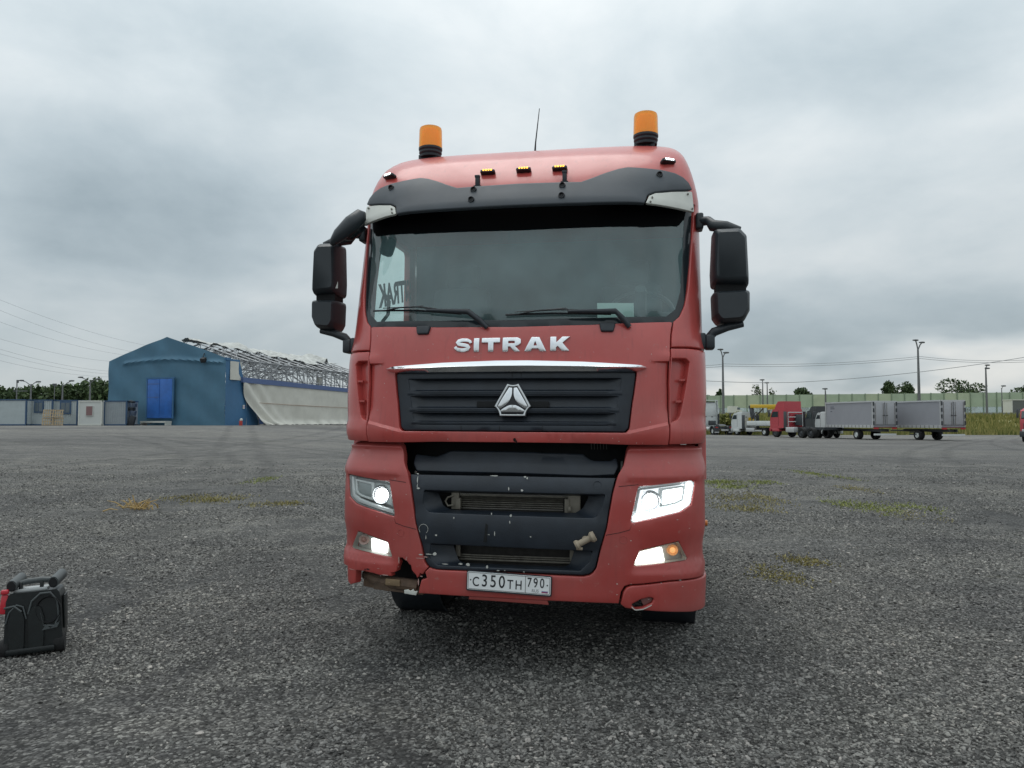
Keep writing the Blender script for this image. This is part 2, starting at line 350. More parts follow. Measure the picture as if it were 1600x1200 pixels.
def scatter(name, pts, sizes, stone_mat, variants, label=None, sink=.25):
    """many small pieces as one stuff object: points carrying instanced stones"""
    me = bpy.data.meshes.new(name); me.from_pydata([tuple(p) for p in pts], [], [])
    a = me.attributes.new('sz', 'FLOAT', 'POINT'); a.data.foreach_set('value', np.asarray(sizes, dtype=np.float32))
    o = link(bpy.data.objects.new(name, me)); tag(o, label, kind='stuff'); me.materials.append(stone_mat)
    ng = bpy.data.node_groups.new(name + '_nodes', 'GeometryNodeTree')
    ng.interface.new_socket('Geometry', in_out='INPUT', socket_type='NodeSocketGeometry'); ng.interface.new_socket('Geometry', in_out='OUTPUT', socket_type='NodeSocketGeometry')
    N = ng.nodes; L = ng.links
    gi = N.new('NodeGroupInput'); go = N.new('NodeGroupOutput'); mp = N.new('GeometryNodeMeshToPoints'); L.new(gi.outputs[0], mp.inputs[0])
    ip = N.new('GeometryNodeInstanceOnPoints'); L.new(mp.outputs[0], ip.inputs['Points'])
    ge = N.new('GeometryNodeGeometryToInstance')
    for k in range(variants): L.new(piece(N, L, k), ge.inputs[0])
    L.new(ge.outputs[0], ip.inputs['Instance']); ip.inputs['Pick Instance'].default_value = True
    rr = N.new('FunctionNodeRandomValue'); rr.data_type = 'FLOAT_VECTOR'; rr.inputs[0].default_value = (-.5, -.5, 0); rr.inputs[1].default_value = (.5, .5, 6.28)
    L.new(rr.outputs[0], ip.inputs['Rotation'])
    na = N.new('GeometryNodeInputNamedAttribute'); na.data_type = 'FLOAT'; na.inputs[0].default_value = 'sz'; L.new(na.outputs[0], ip.inputs['Scale'])
    sm = N.new('GeometryNodeSetMaterial'); sm.inputs['Material'].default_value = stone_mat; L.new(ip.outputs[0], sm.inputs[0]); L.new(sm.outputs[0], go.inputs[0])
    md = o.modifiers.new('scatter', 'NODES'); md.node_group = ng
    return o
def piece(N, L, k):
    ic = N.new('GeometryNodeMeshIcoSphere'); ic.inputs['Radius'].default_value = .5; ic.inputs['Subdivisions'].default_value = 2
    nz = N.new('ShaderNodeTexNoise'); nz.inputs['Scale'].default_value = 1.9; nz.inputs['Detail'].default_value = 1
    pos = N.new('GeometryNodeInputPosition'); va = N.new('ShaderNodeVectorMath'); va.operation = 'ADD'; L.new(pos.outputs[0], va.inputs[0]); va.inputs[1].default_value = (k * 7.3, k * 3.1, k)
    L.new(va.outputs[0], nz.inputs['Vector'])
    s1 = N.new('ShaderNodeVectorMath'); s1.operation = 'SUBTRACT'; L.new(nz.outputs['Color'], s1.inputs[0]); s1.inputs[1].default_value = (.5, .5, .5)
    s2 = N.new('ShaderNodeVectorMath'); s2.operation = 'SCALE'; L.new(s1.outputs[0], s2.inputs[0]); s2.inputs['Scale'].default_value = 1.15
    sp = N.new('GeometryNodeSetPosition'); L.new(ic.outputs[0], sp.inputs[0]); L.new(s2.outputs[0], sp.inputs['Offset'])
    tr = N.new('GeometryNodeTransform'); L.new(sp.outputs[0], tr.inputs[0]); tr.inputs['Scale'].default_value = (1.15, .9, .62)
    sh = N.new('GeometryNodeSetShadeSmooth'); L.new(tr.outputs[0], sh.inputs[0]); sh.inputs['Shade Smooth'].default_value = False
    return sh.outputs[0]
def stone_material():
    m = bpy.data.materials.new('loose_stone'); m.use_nodes = True; nt = m.node_tree; b = nt.nodes['Principled BSDF']; L = nt.links
    oi = nt.nodes.new('ShaderNodeObjectInfo'); cr = nt.nodes.new('ShaderNodeValToRGB'); L.new(oi.outputs['Random'], cr.inputs[0]); e = cr.color_ramp.elements
    e[0].color = (.036, .0355, .033, 1); e[1].color = (.40, .372, .345, 1)
    for p, c in ((.35, (.112, .110, .104)), (.7, (.205, .202, .190)), (.93, (.28, .275, .258))): k = e.new(p); k.color = (*c, 1)
    # damp, darker ground in drifts
    tc = nt.nodes.new('ShaderNodeNewGeometry'); n = nt.nodes.new('ShaderNodeTexNoise'); n.inputs['Scale'].default_value = .55; n.inputs['Detail'].default_value = 6
    L.new(tc.outputs['Position'], n.inputs[0]); r2 = nt.nodes.new('ShaderNodeValToRGB'); L.new(n.outputs[0], r2.inputs[0])
    r2.color_ramp.elements[0].position = .35; r2.color_ramp.elements[0].color = (.6, .6, .62, 1); r2.color_ramp.elements[1].position = .65; r2.color_ramp.elements[1].color = (1.15, 1.14, 1.1, 1)
    mx = nt.nodes.new('ShaderNodeMix'); mx.data_type = 'RGBA'; mx.blend_type = 'MULTIPLY'; mx.inputs[0].default_value = 1; L.new(cr.outputs[0], mx.inputs[6]); L.new(r2.outputs[0], mx.inputs[7])
    L.new(mx.outputs[2], b.inputs['Base Color']); b.inputs['Roughness'].default_value = .75
    return m
def build_gravel():
    n = 560000
    d = 2.6 + 27 * rng.random(n) ** 1.35
    x = (rng.random(n) * 2 - 1) * (.74 * d + 1.6)
    # looser and tighter drifts
    k = np.sin(x * 1.1 + 2 * np.sin(d * .7)) + np.sin(d * 1.6 + 1.3 * np.sin(x * .6)) + rng.normal(0, .7, n)
    for c0, k1, k2 in TRACKS: k -= 1.6 * np.exp(-((x - (c0 + k1 * d + k2 * d * d)) / .16) ** 2)
    keep = (k > -.75) & (rng.random(n) > np.clip((d - 10) / 18, 0, .97) ** 1.1)
    d, x = d[keep], x[keep]; m = len(d)
    sz = np.exp(rng.normal(math.log(.0124), .40, m)) * (1 + .035 * np.clip(d - 6, 0, 30)); sz = np.clip(sz, .005, .030 + .0012 * np.clip(d - 5, 0, 20))
    z = np.array([zt(a, b) for a, b in zip(x, d)]) + sz * .08
    scatter('gravel', np.stack([x, d, z], 1), sz, stone_material(), 5)
build_gravel()

# ================================================================== THE RED TRUCK
TRX, TRY, TRYAW = -.028, 4.76, R(-10.05)
truck = thing('semi_truck', 'dusty red semi truck with torn front bumper and lit headlights, nearest vehicle in the yard', 'truck', (TRX, TRY, 0), TRYAW)
truck.rotation_euler = (0, R(.3), TRYAW)
PZ = np.array([[.2, .04], [.5, 0], [1.1, 0], [1.25, .02], [1.34, .08], [1.40, .10], [1.44, .05], [1.5, .045], [1.95, .08], [2.12, .11], [2.2, .14], [3.0, .34], [3.15, .40], [3.30, .50], [3.45, .64], [3.55, .80], [3.61, .95], [3.66, 1.12], [3.70, 1.4], [3.72, 1.8]])
WZ = np.array([[.3, 1.19], [.6, 1.2], [.75, 1.208], [1.3, 1.205], [1.36, 1.185], [1.41, 1.18], [1.46, 1.205], [1.75, 1.225], [2.0, 1.222], [2.06, 1.218], [2.1, 1.205], [3.1, 1.2], [3.2, 1.18], [3.32, 1.150], [3.43, 1.118], [3.52, 1.085], [3.62, 1.03], [3.68, .97], [3.72, .90]])
def smooth_tab(T):
    z = np.arange(.2, 3.7201, .01); v = np.interp(z, T[:, 0], T[:, 1]); k = np.ones(7) / 7
    v2 = np.convolve(np.pad(v, 3, mode='edge'), k, 'valid'); return z, v2
PZs, WZs = smooth_tab(PZ), smooth_tab(WZ)
def pz(z): return float(np.interp(z, *PZs))
def wz(z): return float(np.interp(z, *WZs))
CN, CB = 2.8, .45
_t = 1 - (1 - np.linspace(0, 1, 400)) ** 2.2
_c = CB * (1 - np.maximum(0, 1 - _t ** CN) ** (1 / CN))
_s = np.concatenate([[0], np.cumsum(np.hypot(np.diff(_t * 1.2), np.diff(_c)))]); SC = float(_s[-1])
def x2s(x, z):
    a = abs(x); sg = 1 if x >= 0 else -1
    if a >= 1.25: return sg * (SC + a - 1.25)
    return sg * float(np.interp(min(1, a / wz(z)), _t, _s))
def cbz(z): return CB - .17 * sstep(2.95, 3.5, z)
def cnz(z): return CN + 1.6 * sstep(2.95, 3.45, z)
def setb(t, z): return cbz(z) * (1 - max(0, 1 - t ** cnz(z)) ** (1 / cnz(z)))
def surf0(s, z):
    a = abs(s); sg = 1 if s >= 0 else -1
    if a <= SC:
        t = float(np.interp(a, _s, _t)); return Vector((sg * t * wz(z), pz(z) + setb(t, z), z))
    return Vector((sg * wz(z), pz(z) + cbz(z) + a - SC, z))
def surf(s, z, off=0):
    P = surf0(s, z)
    if off == 0: return P
    e = .006; du = surf0(s + e, z) - surf0(s - e, z); dv = surf0(s, z + e) - surf0(s, z - e)
    return P + du.cross(dv).normalized() * off
def onf(x, z, off=0): return surf(x2s(x, z), z, off)
def fillet(pts, r, n=5):
    """round the corners of a polygon; r a number or a per-point list"""
    out = []; N = len(pts)
    for i in range(N):
        rr = r[i] if isinstance(r, (list, tuple)) else r
        p = Vector(pts[i]); a = Vector(pts[i - 1]) - p; b = Vector(pts[(i + 1) % N]) - p
        if rr <= 0 or a.length < 1e-6 or b.length < 1e-6: out.append(tuple(p)); continue
        ang = a.angle(b)
        if ang > 2.9: out.append(tuple(p)); continue
        d = min(rr / math.tan(ang / 2), a.length * .45, b.length * .45)
        p0 = p + a.normalized() * d; p1 = p + b.normalized() * d
        for k in range(n + 1):
            t = k / n; out.append(tuple((1 - t) ** 2 * p0 + 2 * t * (1 - t) * p + t * t * p1))
    return out
def area(l): return sum(l[i - 1][0] * l[i][1] - l[i][0] * l[i - 1][1] for i in range(len(l))) / 2
def resamp(l, sp):
    out = []
    for i in range(len(l)):
        a = Vector(l[i]); b = Vector(l[(i + 1) % len(l)]); n = max(1, int(math.ceil((b - a).length / sp)))
        for k in range(n): out.append(tuple(a.lerp(b, k / n)))
    return out
def inside(p, l):
    x, y = p; c = False; j = len(l) - 1
    for i in range(len(l)):
        if (l[i][1] > y) != (l[j][1] > y) and x < (l[j][0] - l[i][0]) * (y - l[i][1]) / (l[j][1] - l[i][1]) + l[i][0]: c = not c
        j = i
    return c
def patch(name, outline, mat_, parent, holes=(), off=0, thick=.02, spacing=.06, r=.005, disp=None, S=surf, conv=x2s, ang=40, extra=(), hthick=None):
    """a shell piece: an outline in front-view metres laid on the cab's curved skin, with rolled edges and thickness"""
    loops = []
    for k, l in enumerate([outline] + list(holes)):
        q = resamp([(conv(x, z), z) for x, z in l], spacing)
        if (area(q) < 0) != (k > 0): q = q[::-1]
        q2 = []                                  # draw the flat part in by r so that the rolled lip ends on the outline
        for i in range(len(q)):
            a, b, c = Vector(q[i - 1]), Vector(q[i]), Vector(q[(i + 1) % len(q)]); t = (b - a).normalized() + (c - b).normalized()
            t = t.normalized() if t.length > 1e-4 else (c - b).normalized(); q2.append(tuple(b - Vector((t.y, -t.x)) * r))
        loops.append(q2)
    vs = []; ed = []; rng_ = []
    for q in loops:
        o = len(vs); vs += [Vector(p) for p in q]; ed += [(o + i, o + (i + 1) % len(q)) for i in range(len(q))]; rng_.append((o, len(q)))
    x0 = min(p[0] for p in loops[0]); x1 = max(p[0] for p in loops[0]); z0 = min(p[1] for p in loops[0]); z1 = max(p[1] for p in loops[0])
    B = np.array([tuple(v) for v in vs])
    def ok(p):
        if not inside(p, loops[0]) or any(inside(p, h) for h in loops[1:]): return False
        return ((B - np.array(p)) ** 2).sum(1).min() > (spacing * .45) ** 2
    nx = int((x1 - x0) / spacing) + 1; nz = int((z1 - z0) / spacing) + 1
    for i in range(nx + 1):
        for j in range(nz + 1):
            p = (x0 + i * spacing, z0 + j * spacing)
            if ok(p): vs.append(Vector(p))
    for p in extra:
        p = (conv(*p), p[1])
        if inside(p, loops[0]) and ((B - np.array(p)) ** 2).sum(1).min() > .004 ** 2: vs.append(Vector(p))
    ov, oe, of, orig, _, _ = delaunay_2d_cdt(vs, ed, [], 0, 1e-6, True)
    dz = (lambda p: disp(p[0], p[1])) if disp else (lambda p: 0)
    V = [S(p[0], p[1], off + dz(p)) for p in ov]
    Fc = []
    for f in of:
        c = sum((Vector(ov[i]) for i in f), Vector((0, 0))) / len(f)
        if inside(c, loops[0]) and not any(inside(c, h) for h in loops[1:]):
            a = area([ov[i] for i in f]); Fc.append(tuple(f) if a > 0 else tuple(f)[::-1])
    inv = {}
    for i, l in enumerate(orig):
        for k in l: inv[k] = i
    for li, (o, n) in enumerate(rng_):
        q = loops[li]; prev = [inv[o + i] for i in range(n)]; th = thick if li == 0 or hthick is None else hthick
        nr = []
        for i in range(n):
            a = Vector(q[i - 1]); b = Vector(q[i]); c = Vector(q[(i + 1) % n])
            d1 = (b - a).normalized(); d2 = (c - b).normalized(); t = d1 + d2
            t = t.normalized() if t.length > 1e-4 else d2
            nr.append(Vector((t.y, -t.x)))
        for (o2, back) in ((r * .5, r * .13), (r * .87, r * .5), (r, r), (r, th)):
            cur = []
            for i in range(n):
                p = Vector(q[i]) + nr[i] * o2; V.append(S(p[0], p[1], off + dz(q[i]) - back)); cur.append(len(V) - 1)
            for i in range(n):
                j = (i + 1) % n; Fc.append((prev[i], cur[i], cur[j], prev[j]))
            prev = cur
    used = sorted({i for f in Fc for i in f}); mp = {u: k for k, u in enumerate(used)}
    return mk(name, [V[u] for u in used], [tuple(mp[i] for i in f) for f in Fc], mat_, parent, ang)
def mir(l): return [(-x, z) for x, z in l][::-1]
def sym(half): return half + [(-x, z) for x, z in half[::-1] if abs(x) > 1e-6]
def ribbon(name, la, lb, oa, ob, mat_, parent, n=64, closed=True, steps=3, curve=1.0):
    """funnel wall between two loops at different depths"""
    def rs(l):
        l = [Vector(p) for p in l]; m = len(l) if closed else len(l) - 1
        ln = [(l[(i + 1) % len(l)] - l[i]).length for i in range(m)]; T = sum(ln); out = []
        for k in range(n if closed else n + 1):
            t = T * k / n; i = 0
            while i < m - 1 and t > ln[i]: t -= ln[i]; i += 1
            out.append(l[i].lerp(l[(i + 1) % len(l)], min(1, t / ln[i])))
        return out
    A, B = rs(la), rs(lb); vs = []; m = len(A)
    for s in range(steps + 1):
        t = s / steps
        for a, b in zip(A, B):
            q = a.lerp(b, t); vs.append(onf(q.x, q.y, oa + (ob - oa) * t ** curve))
    fs = [(s * m + i, s * m + (i + 1) % m, (s + 1) * m + (i + 1) % m, (s + 1) * m + i) for s in range(steps) for i in range(m if closed else m - 1)]
    return mk(name, vs, fs, mat_, parent, 40)
def text_mesh(name, s, size, mat_, parent, M, depth=.001, bold=0, sx=1):
    cu = bpy.data.curves.new('tmp', 'FONT'); cu.body = s; cu.size = size; cu.extrude = depth; cu.offset = bold; cu.align_x = 'CENTER'; cu.align_y = 'CENTER'
    o = bpy.data.objects.new('tmp', cu); sc.collection.objects.link(o)
    dg = bpy.context.evaluated_depsgraph_get(); me = bpy.data.meshes.new_from_object(o.evaluated_get(dg)); bpy.data.objects.remove(o); bpy.data.curves.remove(cu)
    me.transform(M @ Matrix.Diagonal((sx, 1, 1, 1))); me.name = name; me.materials.clear(); me.materials.append(mat_)
    return link(bpy.data.objects.new(name, me), parent)
FRONT = Matrix.Rotation(R(90), 4, 'X')     # text laid on XY stands up facing -Y

# ---- hood panel with the grille
GH = sym([(0, 1.506), (.716, 1.510), (.733, 1.522), (.738, 1.536), (.757, 1.70), (.784, 1.895), (0, 1.895)][1:-1] + [])
GH = [(-.716, 1.508), (.716, 1.508), (.738, 1.532), (.758, 1.70), (.785, 1.892), (-.785, 1.892), (-.758, 1.70), (-.738, 1.532)]
HOOD = [(0, 1.441), (.55, 1.440), (.964, 1.442), (.972, 1.81), (.985, 2.03), (1.002, 2.205), (.99, 2.209), (.5, 2.186), (0, 2.178)]
HOOD = HOOD + [(-x, z) for x, z in HOOD[1:-1]][::-1]
def hood_disp(s, z):
    a = abs(s); d = 0
    xa = a * .985 if a < .8 else a * .96; line = 1.515 + max(0, float(np.interp(a, _s, _t)) * wz(z) - .733) * .23
    d += .016 * (1 - sstep(line - .012, line + .006, z)) * sstep(.45, .8, a)
    w = sstep(.83, .99, a)
    d += -.022 * w * (1 - sstep(1.945, 1.953, z)) * sstep(line, line + .12, z)
    d += .010 * w * sstep(1.947, 1.957, z) * (1 - sstep(1.99, 2.03, z))
    return d
ex = [(sg * x, z) for sg in (1, -1) for x in np.linspace(.80, .975, 15) for z in (1.930, 1.9445, 1.9535, 1.965, 1.99, 2.01, 2.03)] + \
     [(sg * x, 1.515 + max(0, x - .733) * .23 + dz) for sg in (1, -1) for x in np.linspace(.45, .965, 36) for dz in (-.026, -.0125, .0065, .02)]
patch('hood_panel', HOOD, RED, truck, [fillet(GH, .02)], thick=.04, spacing=.05, disp=hood_disp, extra=ex, hthick=.05, ang=30)
rows = [(1.846, 1.741, .690), (1.735, 1.634, .672), (1.628, 1.552, .655)]
rowh = [[(-xe, z1), (-xe + .045, z1 - .0), (xe - .045, z1), (xe, z1), (xe - .012, z0 + .035), (xe - .05, z0), (-xe + .05, z0), (-xe + .012, z0 + .035)] for (z1, z0, xe) in rows]
def shrink(l, d):
    c = sum((Vector(p) for p in l), Vector((0, 0))) / len(l); return [tuple(Vector(p) - Vector((d if p[0] > c.x else -d, d if p[1] > c.y else -d))) for p in l]
gp = patch('grille_panel', fillet(shrink(GH, .007), .018), GRIL, truck, [fillet(h, .012) for h in rowh], off=-.014, thick=.02, spacing=.06, r=.004, hthick=.03)
for (z1, z0, xe) in rows:
    h = z1 - z0; prof = [(1.02, -.075), (1.0, -.060), (.62, -.052), (.36, -.046), (.27, -.034), (.235, -.012), (.20, -.0105), (.03, -.013), (.0, -.018), (-.02, -.07)]
    xs = np.linspace(-1, 1, 41); vs = []; 
    for u in xs:
        for (fz, of) in prof:
            zz = z0 + fz * h; e = min(1, (1 - abs(u)) * 9); q = of + (1 - e) * max(0, (-.012 - of)) * .9
            vs.append(onf(u * (xe + .002), zz, q))
    n = len(prof); fs = [(i * n + j, (i + 1) * n + j, (i + 1) * n + j + 1, i * n + j + 1) for i in range(40) for j in range(n - 1)]
    mk('grille_slat', vs, fs, GRIL, truck, 30)
slot = [(-.225, 1.664), (.24, 1.664), (.24, 1.703), (-.225, 1.703)]
patch('sensor_slot', fillet(slot, .008), DARK, truck, off=-.03, thick=.02, spacing=.1, r=.002)
# thin moulding joints that run down the black grille
for x, z0, z1 in ((.005, 1.852, 1.884), (.062, 1.852, 1.884), (-.07, 1.512, 1.545), (.2, 1.512, 1.548), (-.32, 1.512, 1.548)):
    patch('grille_joint', [(x - .002, z0), (x + .002, z0), (x + .002, z1), (x - .002, z1)], DARK, truck, off=-.0125, thick=.004, spacing=.1, r=.0005)
# ---- chrome strip: bright upper face, grey under face
top = [(-.826, 1.924), (-.45, 1.946), (-.1, 1.9565), (.1, 1.9565), (.45, 1.946), (.826, 1.924)]
bot = [(-.82, 1.893), (-.775, 1.886), (-.45, 1.884), (.45, 1.884), (.775, 1.886), (.82, 1.893)]
vs = []; XN = 48
for i in range(XN + 1):
    u = -.838 + 1.676 * i / XN; zt_ = float(np.interp(u, [p[0] for p in top], [p[1] for p in top])); zb = float(np.interp(u, [p[0] for p in bot], [p[1] for p in bot]))
    e = max(0, (abs(u) - .79) / .048); zt_ -= e * e * .01; zb += e * e * .012
    k = 1 - e * .5
    for fz, of in ((1, -.03), (1, .012), (.96, .024), (.56, .037), (.50, .040), (.44, .036), (.04, .014), (0, .008), (0, -.03)):
        vs.append(onf(u, zb + (zt_ - zb) * fz, of * (k if of > 0 else 1)))
n = 9; fs = [(i * n + j, (i + 1) * n + j, (i + 1) * n + j + 1, i * n + j + 1) for i in range(XN) for j in range(n - 1)] + [tuple(range(n)), tuple(range(XN * n, XN * n + n))[::-1]]
mk('chrome_strip', vs, fs, CHROME, truck, 25, fix=True)
# ---- emblem
def E(u, v): return (.014 + (u - 758) * .000512, 1.709 - (v - 918) * .000510)
def arc(p, c, q, n=6): return [tuple((1 - t) ** 2 * Vector(p) + 2 * t * (1 - t) * Vector(c) + t * t * Vector(q)) for t in [k / n for k in range(n + 1)]]
outer = arc(E(690, 720), E(758, 752), E(828, 720)) + arc(E(985, 998), E(925, 1040), E(918, 1118)) + arc(E(600, 1118), E(592, 1040), E(533, 998))
inner = arc(E(705, 752), E(758, 768), E(812, 752)) + arc(E(955, 998), E(905, 1045), E(893, 1098)) + arc(E(622, 1098), E(612, 1045), E(564, 998))
em = patch('emblem', outer, CHROME2, truck, [inner], off=.012, thick=.05, spacing=.05, r=.004)
patch('backing', shrink(outer, .004), BLK2, em, off=.004, thick=.02, spacing=.05, r=.001)
p1 = [E(709, 760)] + arc(E(750, 766), E(752, 880), E(735, 905), 3) + arc(E(735, 905), E(715, 960), E(597, 1028), 4) + [E(570, 996)]
p2 = [(.028 - x, z) for x, z in p1]
p3 = arc(E(605, 1048), E(700, 978), E(758, 976), 4) + arc(E(758, 976), E(820, 980), E(910, 1048), 4) + [E(890, 1092), E(628, 1092)]
for q in (p1, p2, p3): patch('petal', q, CHROME, em, off=.010, thick=.01, spacing=.018, r=.003, disp=lambda s, z: -.010 * ((z - 1.712) / .10) ** 2, ang=50)
# ---- raised letters on the hood
def LQ(u, v): return (-.0005 + (u - 755) * .000513, 2.0595 - (v - 235) * .00052)
LB = lambda s, z: -.0055 * ((z - 2.068) / .045) ** 2
lg = [
 [(275, 150), (345, 150), (345, 320), (275, 320)],
 [(375, 150), (608, 150), (608, 210), (527, 210), (527, 320), (458, 320), (458, 210), (375, 210)],
]
lt = thing('lettering', None, None); del_ = lt; lt.parent = truck
for q in lg: patch('letter', [LQ(*p) for p in q], CHROME, lt, off=.014, thick=.016, spacing=.018, r=.003, disp=LB, ang=50)
# S as a thick bent stroke
def stroke_poly(c, w):
    c = [Vector(p) for p in c]; A = []; B = []
    for i, p in enumerate(c):
        t = (c[min(i + 1, len(c) - 1)] - c[max(i - 1, 0)]).normalized(); nn = Vector((-t.y, t.x)); ww = w[i] if isinstance(w, list) else w
        A.append(tuple(p + nn * ww / 2)); B.append(tuple(p - nn * ww / 2))
    return A + B[::-1]
cS = [(238, 214), (226, 190), (196, 177), (160, 173), (118, 174), (80, 184), (64, 202), (80, 222), (118, 231), (160, 238), (196, 248), (212, 266), (198, 286), (160, 296), (116, 298), (76, 292), (50, 278), (36, 256)]
patch('letter', [LQ(*p) for p in stroke_poly(cS, [34, 38, 42, 44, 44, 44, 46, 46, 46, 46, 46, 46, 46, 46, 46, 44, 40, 36])], CHROME, lt, off=.014, thick=.016, spacing=.018, r=.002, disp=LB, ang=50)
Rr = fillet([(640, 148), (830, 148), (870, 170), (870, 225), (835, 250), (800, 256), (862, 320), (785, 320), (735, 262), (712, 262), (712, 320), (640, 320)], [0, 20, 20, 20, 15, 0, 0, 0, 0, 0, 0, 0])
patch('letter', [LQ(*p) for p in Rr], CHROME, lt, [[LQ(*p) for p in ((713, 195), (790, 195), (795, 208), (790, 222), (713, 222))]], off=.014, thick=.016, spacing=.018, r=.003, disp=LB, ang=50)
patch('letter', [LQ(*p) for p in ((1000, 146), (1098, 146), (1185, 320), (1103, 320), (1085, 288), (1012, 288), (995, 320), (912, 320))], CHROME, lt, [[LQ(*p) for p in ((1048, 200), (1070, 252), (1028, 252))]], off=.014, thick=.016, spacing=.018, r=.003, disp=LB, ang=50)
patch('letter', [LQ(*p) for p in ((1232, 145), (1308, 145), (1308, 215), (1380, 145), (1475, 145), (1385, 222), (1468, 318), (1375, 318), (1325, 262), (1308, 278), (1308, 318), (1232, 318))], CHROME, lt, off=.014, thick=.016, spacing=.018, r=.003, disp=LB, ang=50)

# ---- corner pieces: air deflectors with slots, windscreen pillars
for sg in (1, -1):
    fl = (lambda l: l) if sg > 0 else mir
    DEF = [(.972, 1.442), (1.1, 1.443), (1.30, 1.447), (1.36, 1.50), (1.36, 1.98), (1.32, 2.030), (1.1, 2.040), (.993, 2.036), (.979, 1.81)]
    SLOT = fillet([(.985, 1.972), (1.085, 1.974), (1.110, 1.952), (1.078, 1.765), (1.045, 1.612), (1.028, 1.588), (.980, 1.570)], [0, .01, .02, 0, .03, .02, 0])
    patch('side_deflector', fl(DEF), RED, truck, [fl(SLOT)], thick=.045, spacing=.045, hthick=.05, r=.007, disp=(lambda s, z: .012 * (1 - sstep(1.56, 1.575, z)) * sstep(.3, .9, abs(s))))
    sl = patch('slot_floor', fl([(.978, 1.55), (1.13, 1.55), (1.14, 2.0), (.988, 2.0)]), RED, truck, off=-.048, thick=.01, spacing=.06)
    for z, x in ((1.84, 1.075), (1.705, 1.05)):
        q = MB(); a = onf(sg * (x - .005), z, -.02); q.box(a, (.035, .03, .012)); q.build('slot_fin', RED, truck)
    PIL = [(.996, 2.046), (1.1, 2.050), (1.27, 2.046), (1.30, 2.09), (1.30, 2.6), (1.30, 3.09), (1.172, 3.09), (1.156, 2.95), (1.130, 2.66), (1.110, 2.44), (1.085, 2.325), (1.052, 2.25), (1.012, 2.213)]
    patch('windscreen_pillar', fl(PIL), RED, truck, thick=.05, spacing=.05, r=.008)
# ---- windscreen: pane, black border, dark top band
WS = fillet([(-1.000, 2.176), (-.5, 2.160), (0, 2.155), (.5, 2.160), (1.0, 2.176), (1.062, 2.25), (1.092, 2.36), (1.112, 2.52), (1.138, 2.70), (1.155, 3.08), (-1.155, 3.08), (-1.138, 2.70), (-1.112, 2.52), (-1.092, 2.36), (-1.062, 2.25)], .02)
WIN = fillet([(-.97, 2.248), (-.5, 2.234), (0, 2.228), (.5, 2.234), (.97, 2.248), (1.03, 2.30), (1.062, 2.42), (1.080, 2.62), (1.098, 2.99), (-1.098, 2.99), (-1.080, 2.62), (-1.062, 2.42), (-1.03, 2.30)], .02)
WG = glass('windscreen_glass', (.78, .95, .92), .04, .27, (.28, .45, .46), .03)  # dust film tinted teal: the sky's reflection is painted into its colour
ws = patch('windscreen', WIN, WG, truck, off=-.012, thick=.004, spacing=.09, r=.0005)
patch('glass_border', WS, mat('frit', (.016, .022, .026), .16, spec=.45), ws, [WIN], off=-.0115, thick=.006, spacing=.08, r=.0005)
TB = fillet([(-1.055, 2.885), (-.75, 2.868), (-.735, 2.862), (0, 2.848), (.79, 2.858), (.802, 2.852), (1.055, 2.875), (1.095, 2.93), (1.13, 3.075), (-1.13, 3.075), (-1.095, 2.93)], [.03, 0, 0, 0, 0, 0, .03, 0, 0, 0, 0])
patch('shade_band', TB, mat('shade_cloth', (.0022, .0026, .0032), .95, spec=.1), ws, off=-.008, thick=.006, spacing=.08, r=.001)
# ---- wipers and their caps
for sg, pv in ((1, [(.735, 2.165), (.69, 2.215), (.645, 2.256), (.35, 2.262)]), (-1, [(-.165, 2.170), (-.215, 2.215), (-.29, 2.268), (-.58, 2.292)])):
    w = MB().tube([onf(x, z, o) for (x, z), o in zip(pv, (.012, .03, .045, .035))], [.016, .018, .019, .009], 8).build('wiper', BLK, truck, 50)
    bl = [(-.05, 2.2545), (.25, 2.259), (.62, 2.250)] if sg > 0 else [(-.985, 2.318), (-.65, 2.300), (-.345, 2.268)]
    w2 = MB(); 
    for a, b in zip(bl[:-1], bl[1:]):
        w2.tube([onf(a[0], a[1], .012), onf((a[0] + b[0]) / 2, (a[1] + b[1]) / 2, .012), onf(b[0], b[1], .012)], .007, 6)
    c0, c1 = (.04, .55) if sg > 0 else (-.87, -.42)
    f = lambda x: float(np.interp(x, [p[0] for p in bl], [p[1] for p in bl]))
    w2.tube([onf(c0, f(c0), .02), onf(c0 + .1, f(c0 + .1) + .013, .03), onf((c0 + c1) / 2, f((c0 + c1) / 2) + .018, .034), onf(c1 - .1, f(c1 - .1) + .014, .03), onf(c1, f(c1), .02)], .0055, 6)
    w2.tube([onf(c0 - .03, f(c0 - .03) + .012, .024), onf(c1 * .6 + c0 * .4, f(c1 * .6 + c0 * .4) + .026, .036)], .003, 5)
    w2.build('wiper_blade', BLK2, w, 50)
    patch('wiper_cap', fillet([(sg * .598 - .052, 2.192), (sg * .598 + .052, 2.192), (sg * .598 + .038, 2.137), (sg * .598 - .038, 2.137)], .012), BLK, truck, off=.018, thick=.03, spacing=.06, r=.008)
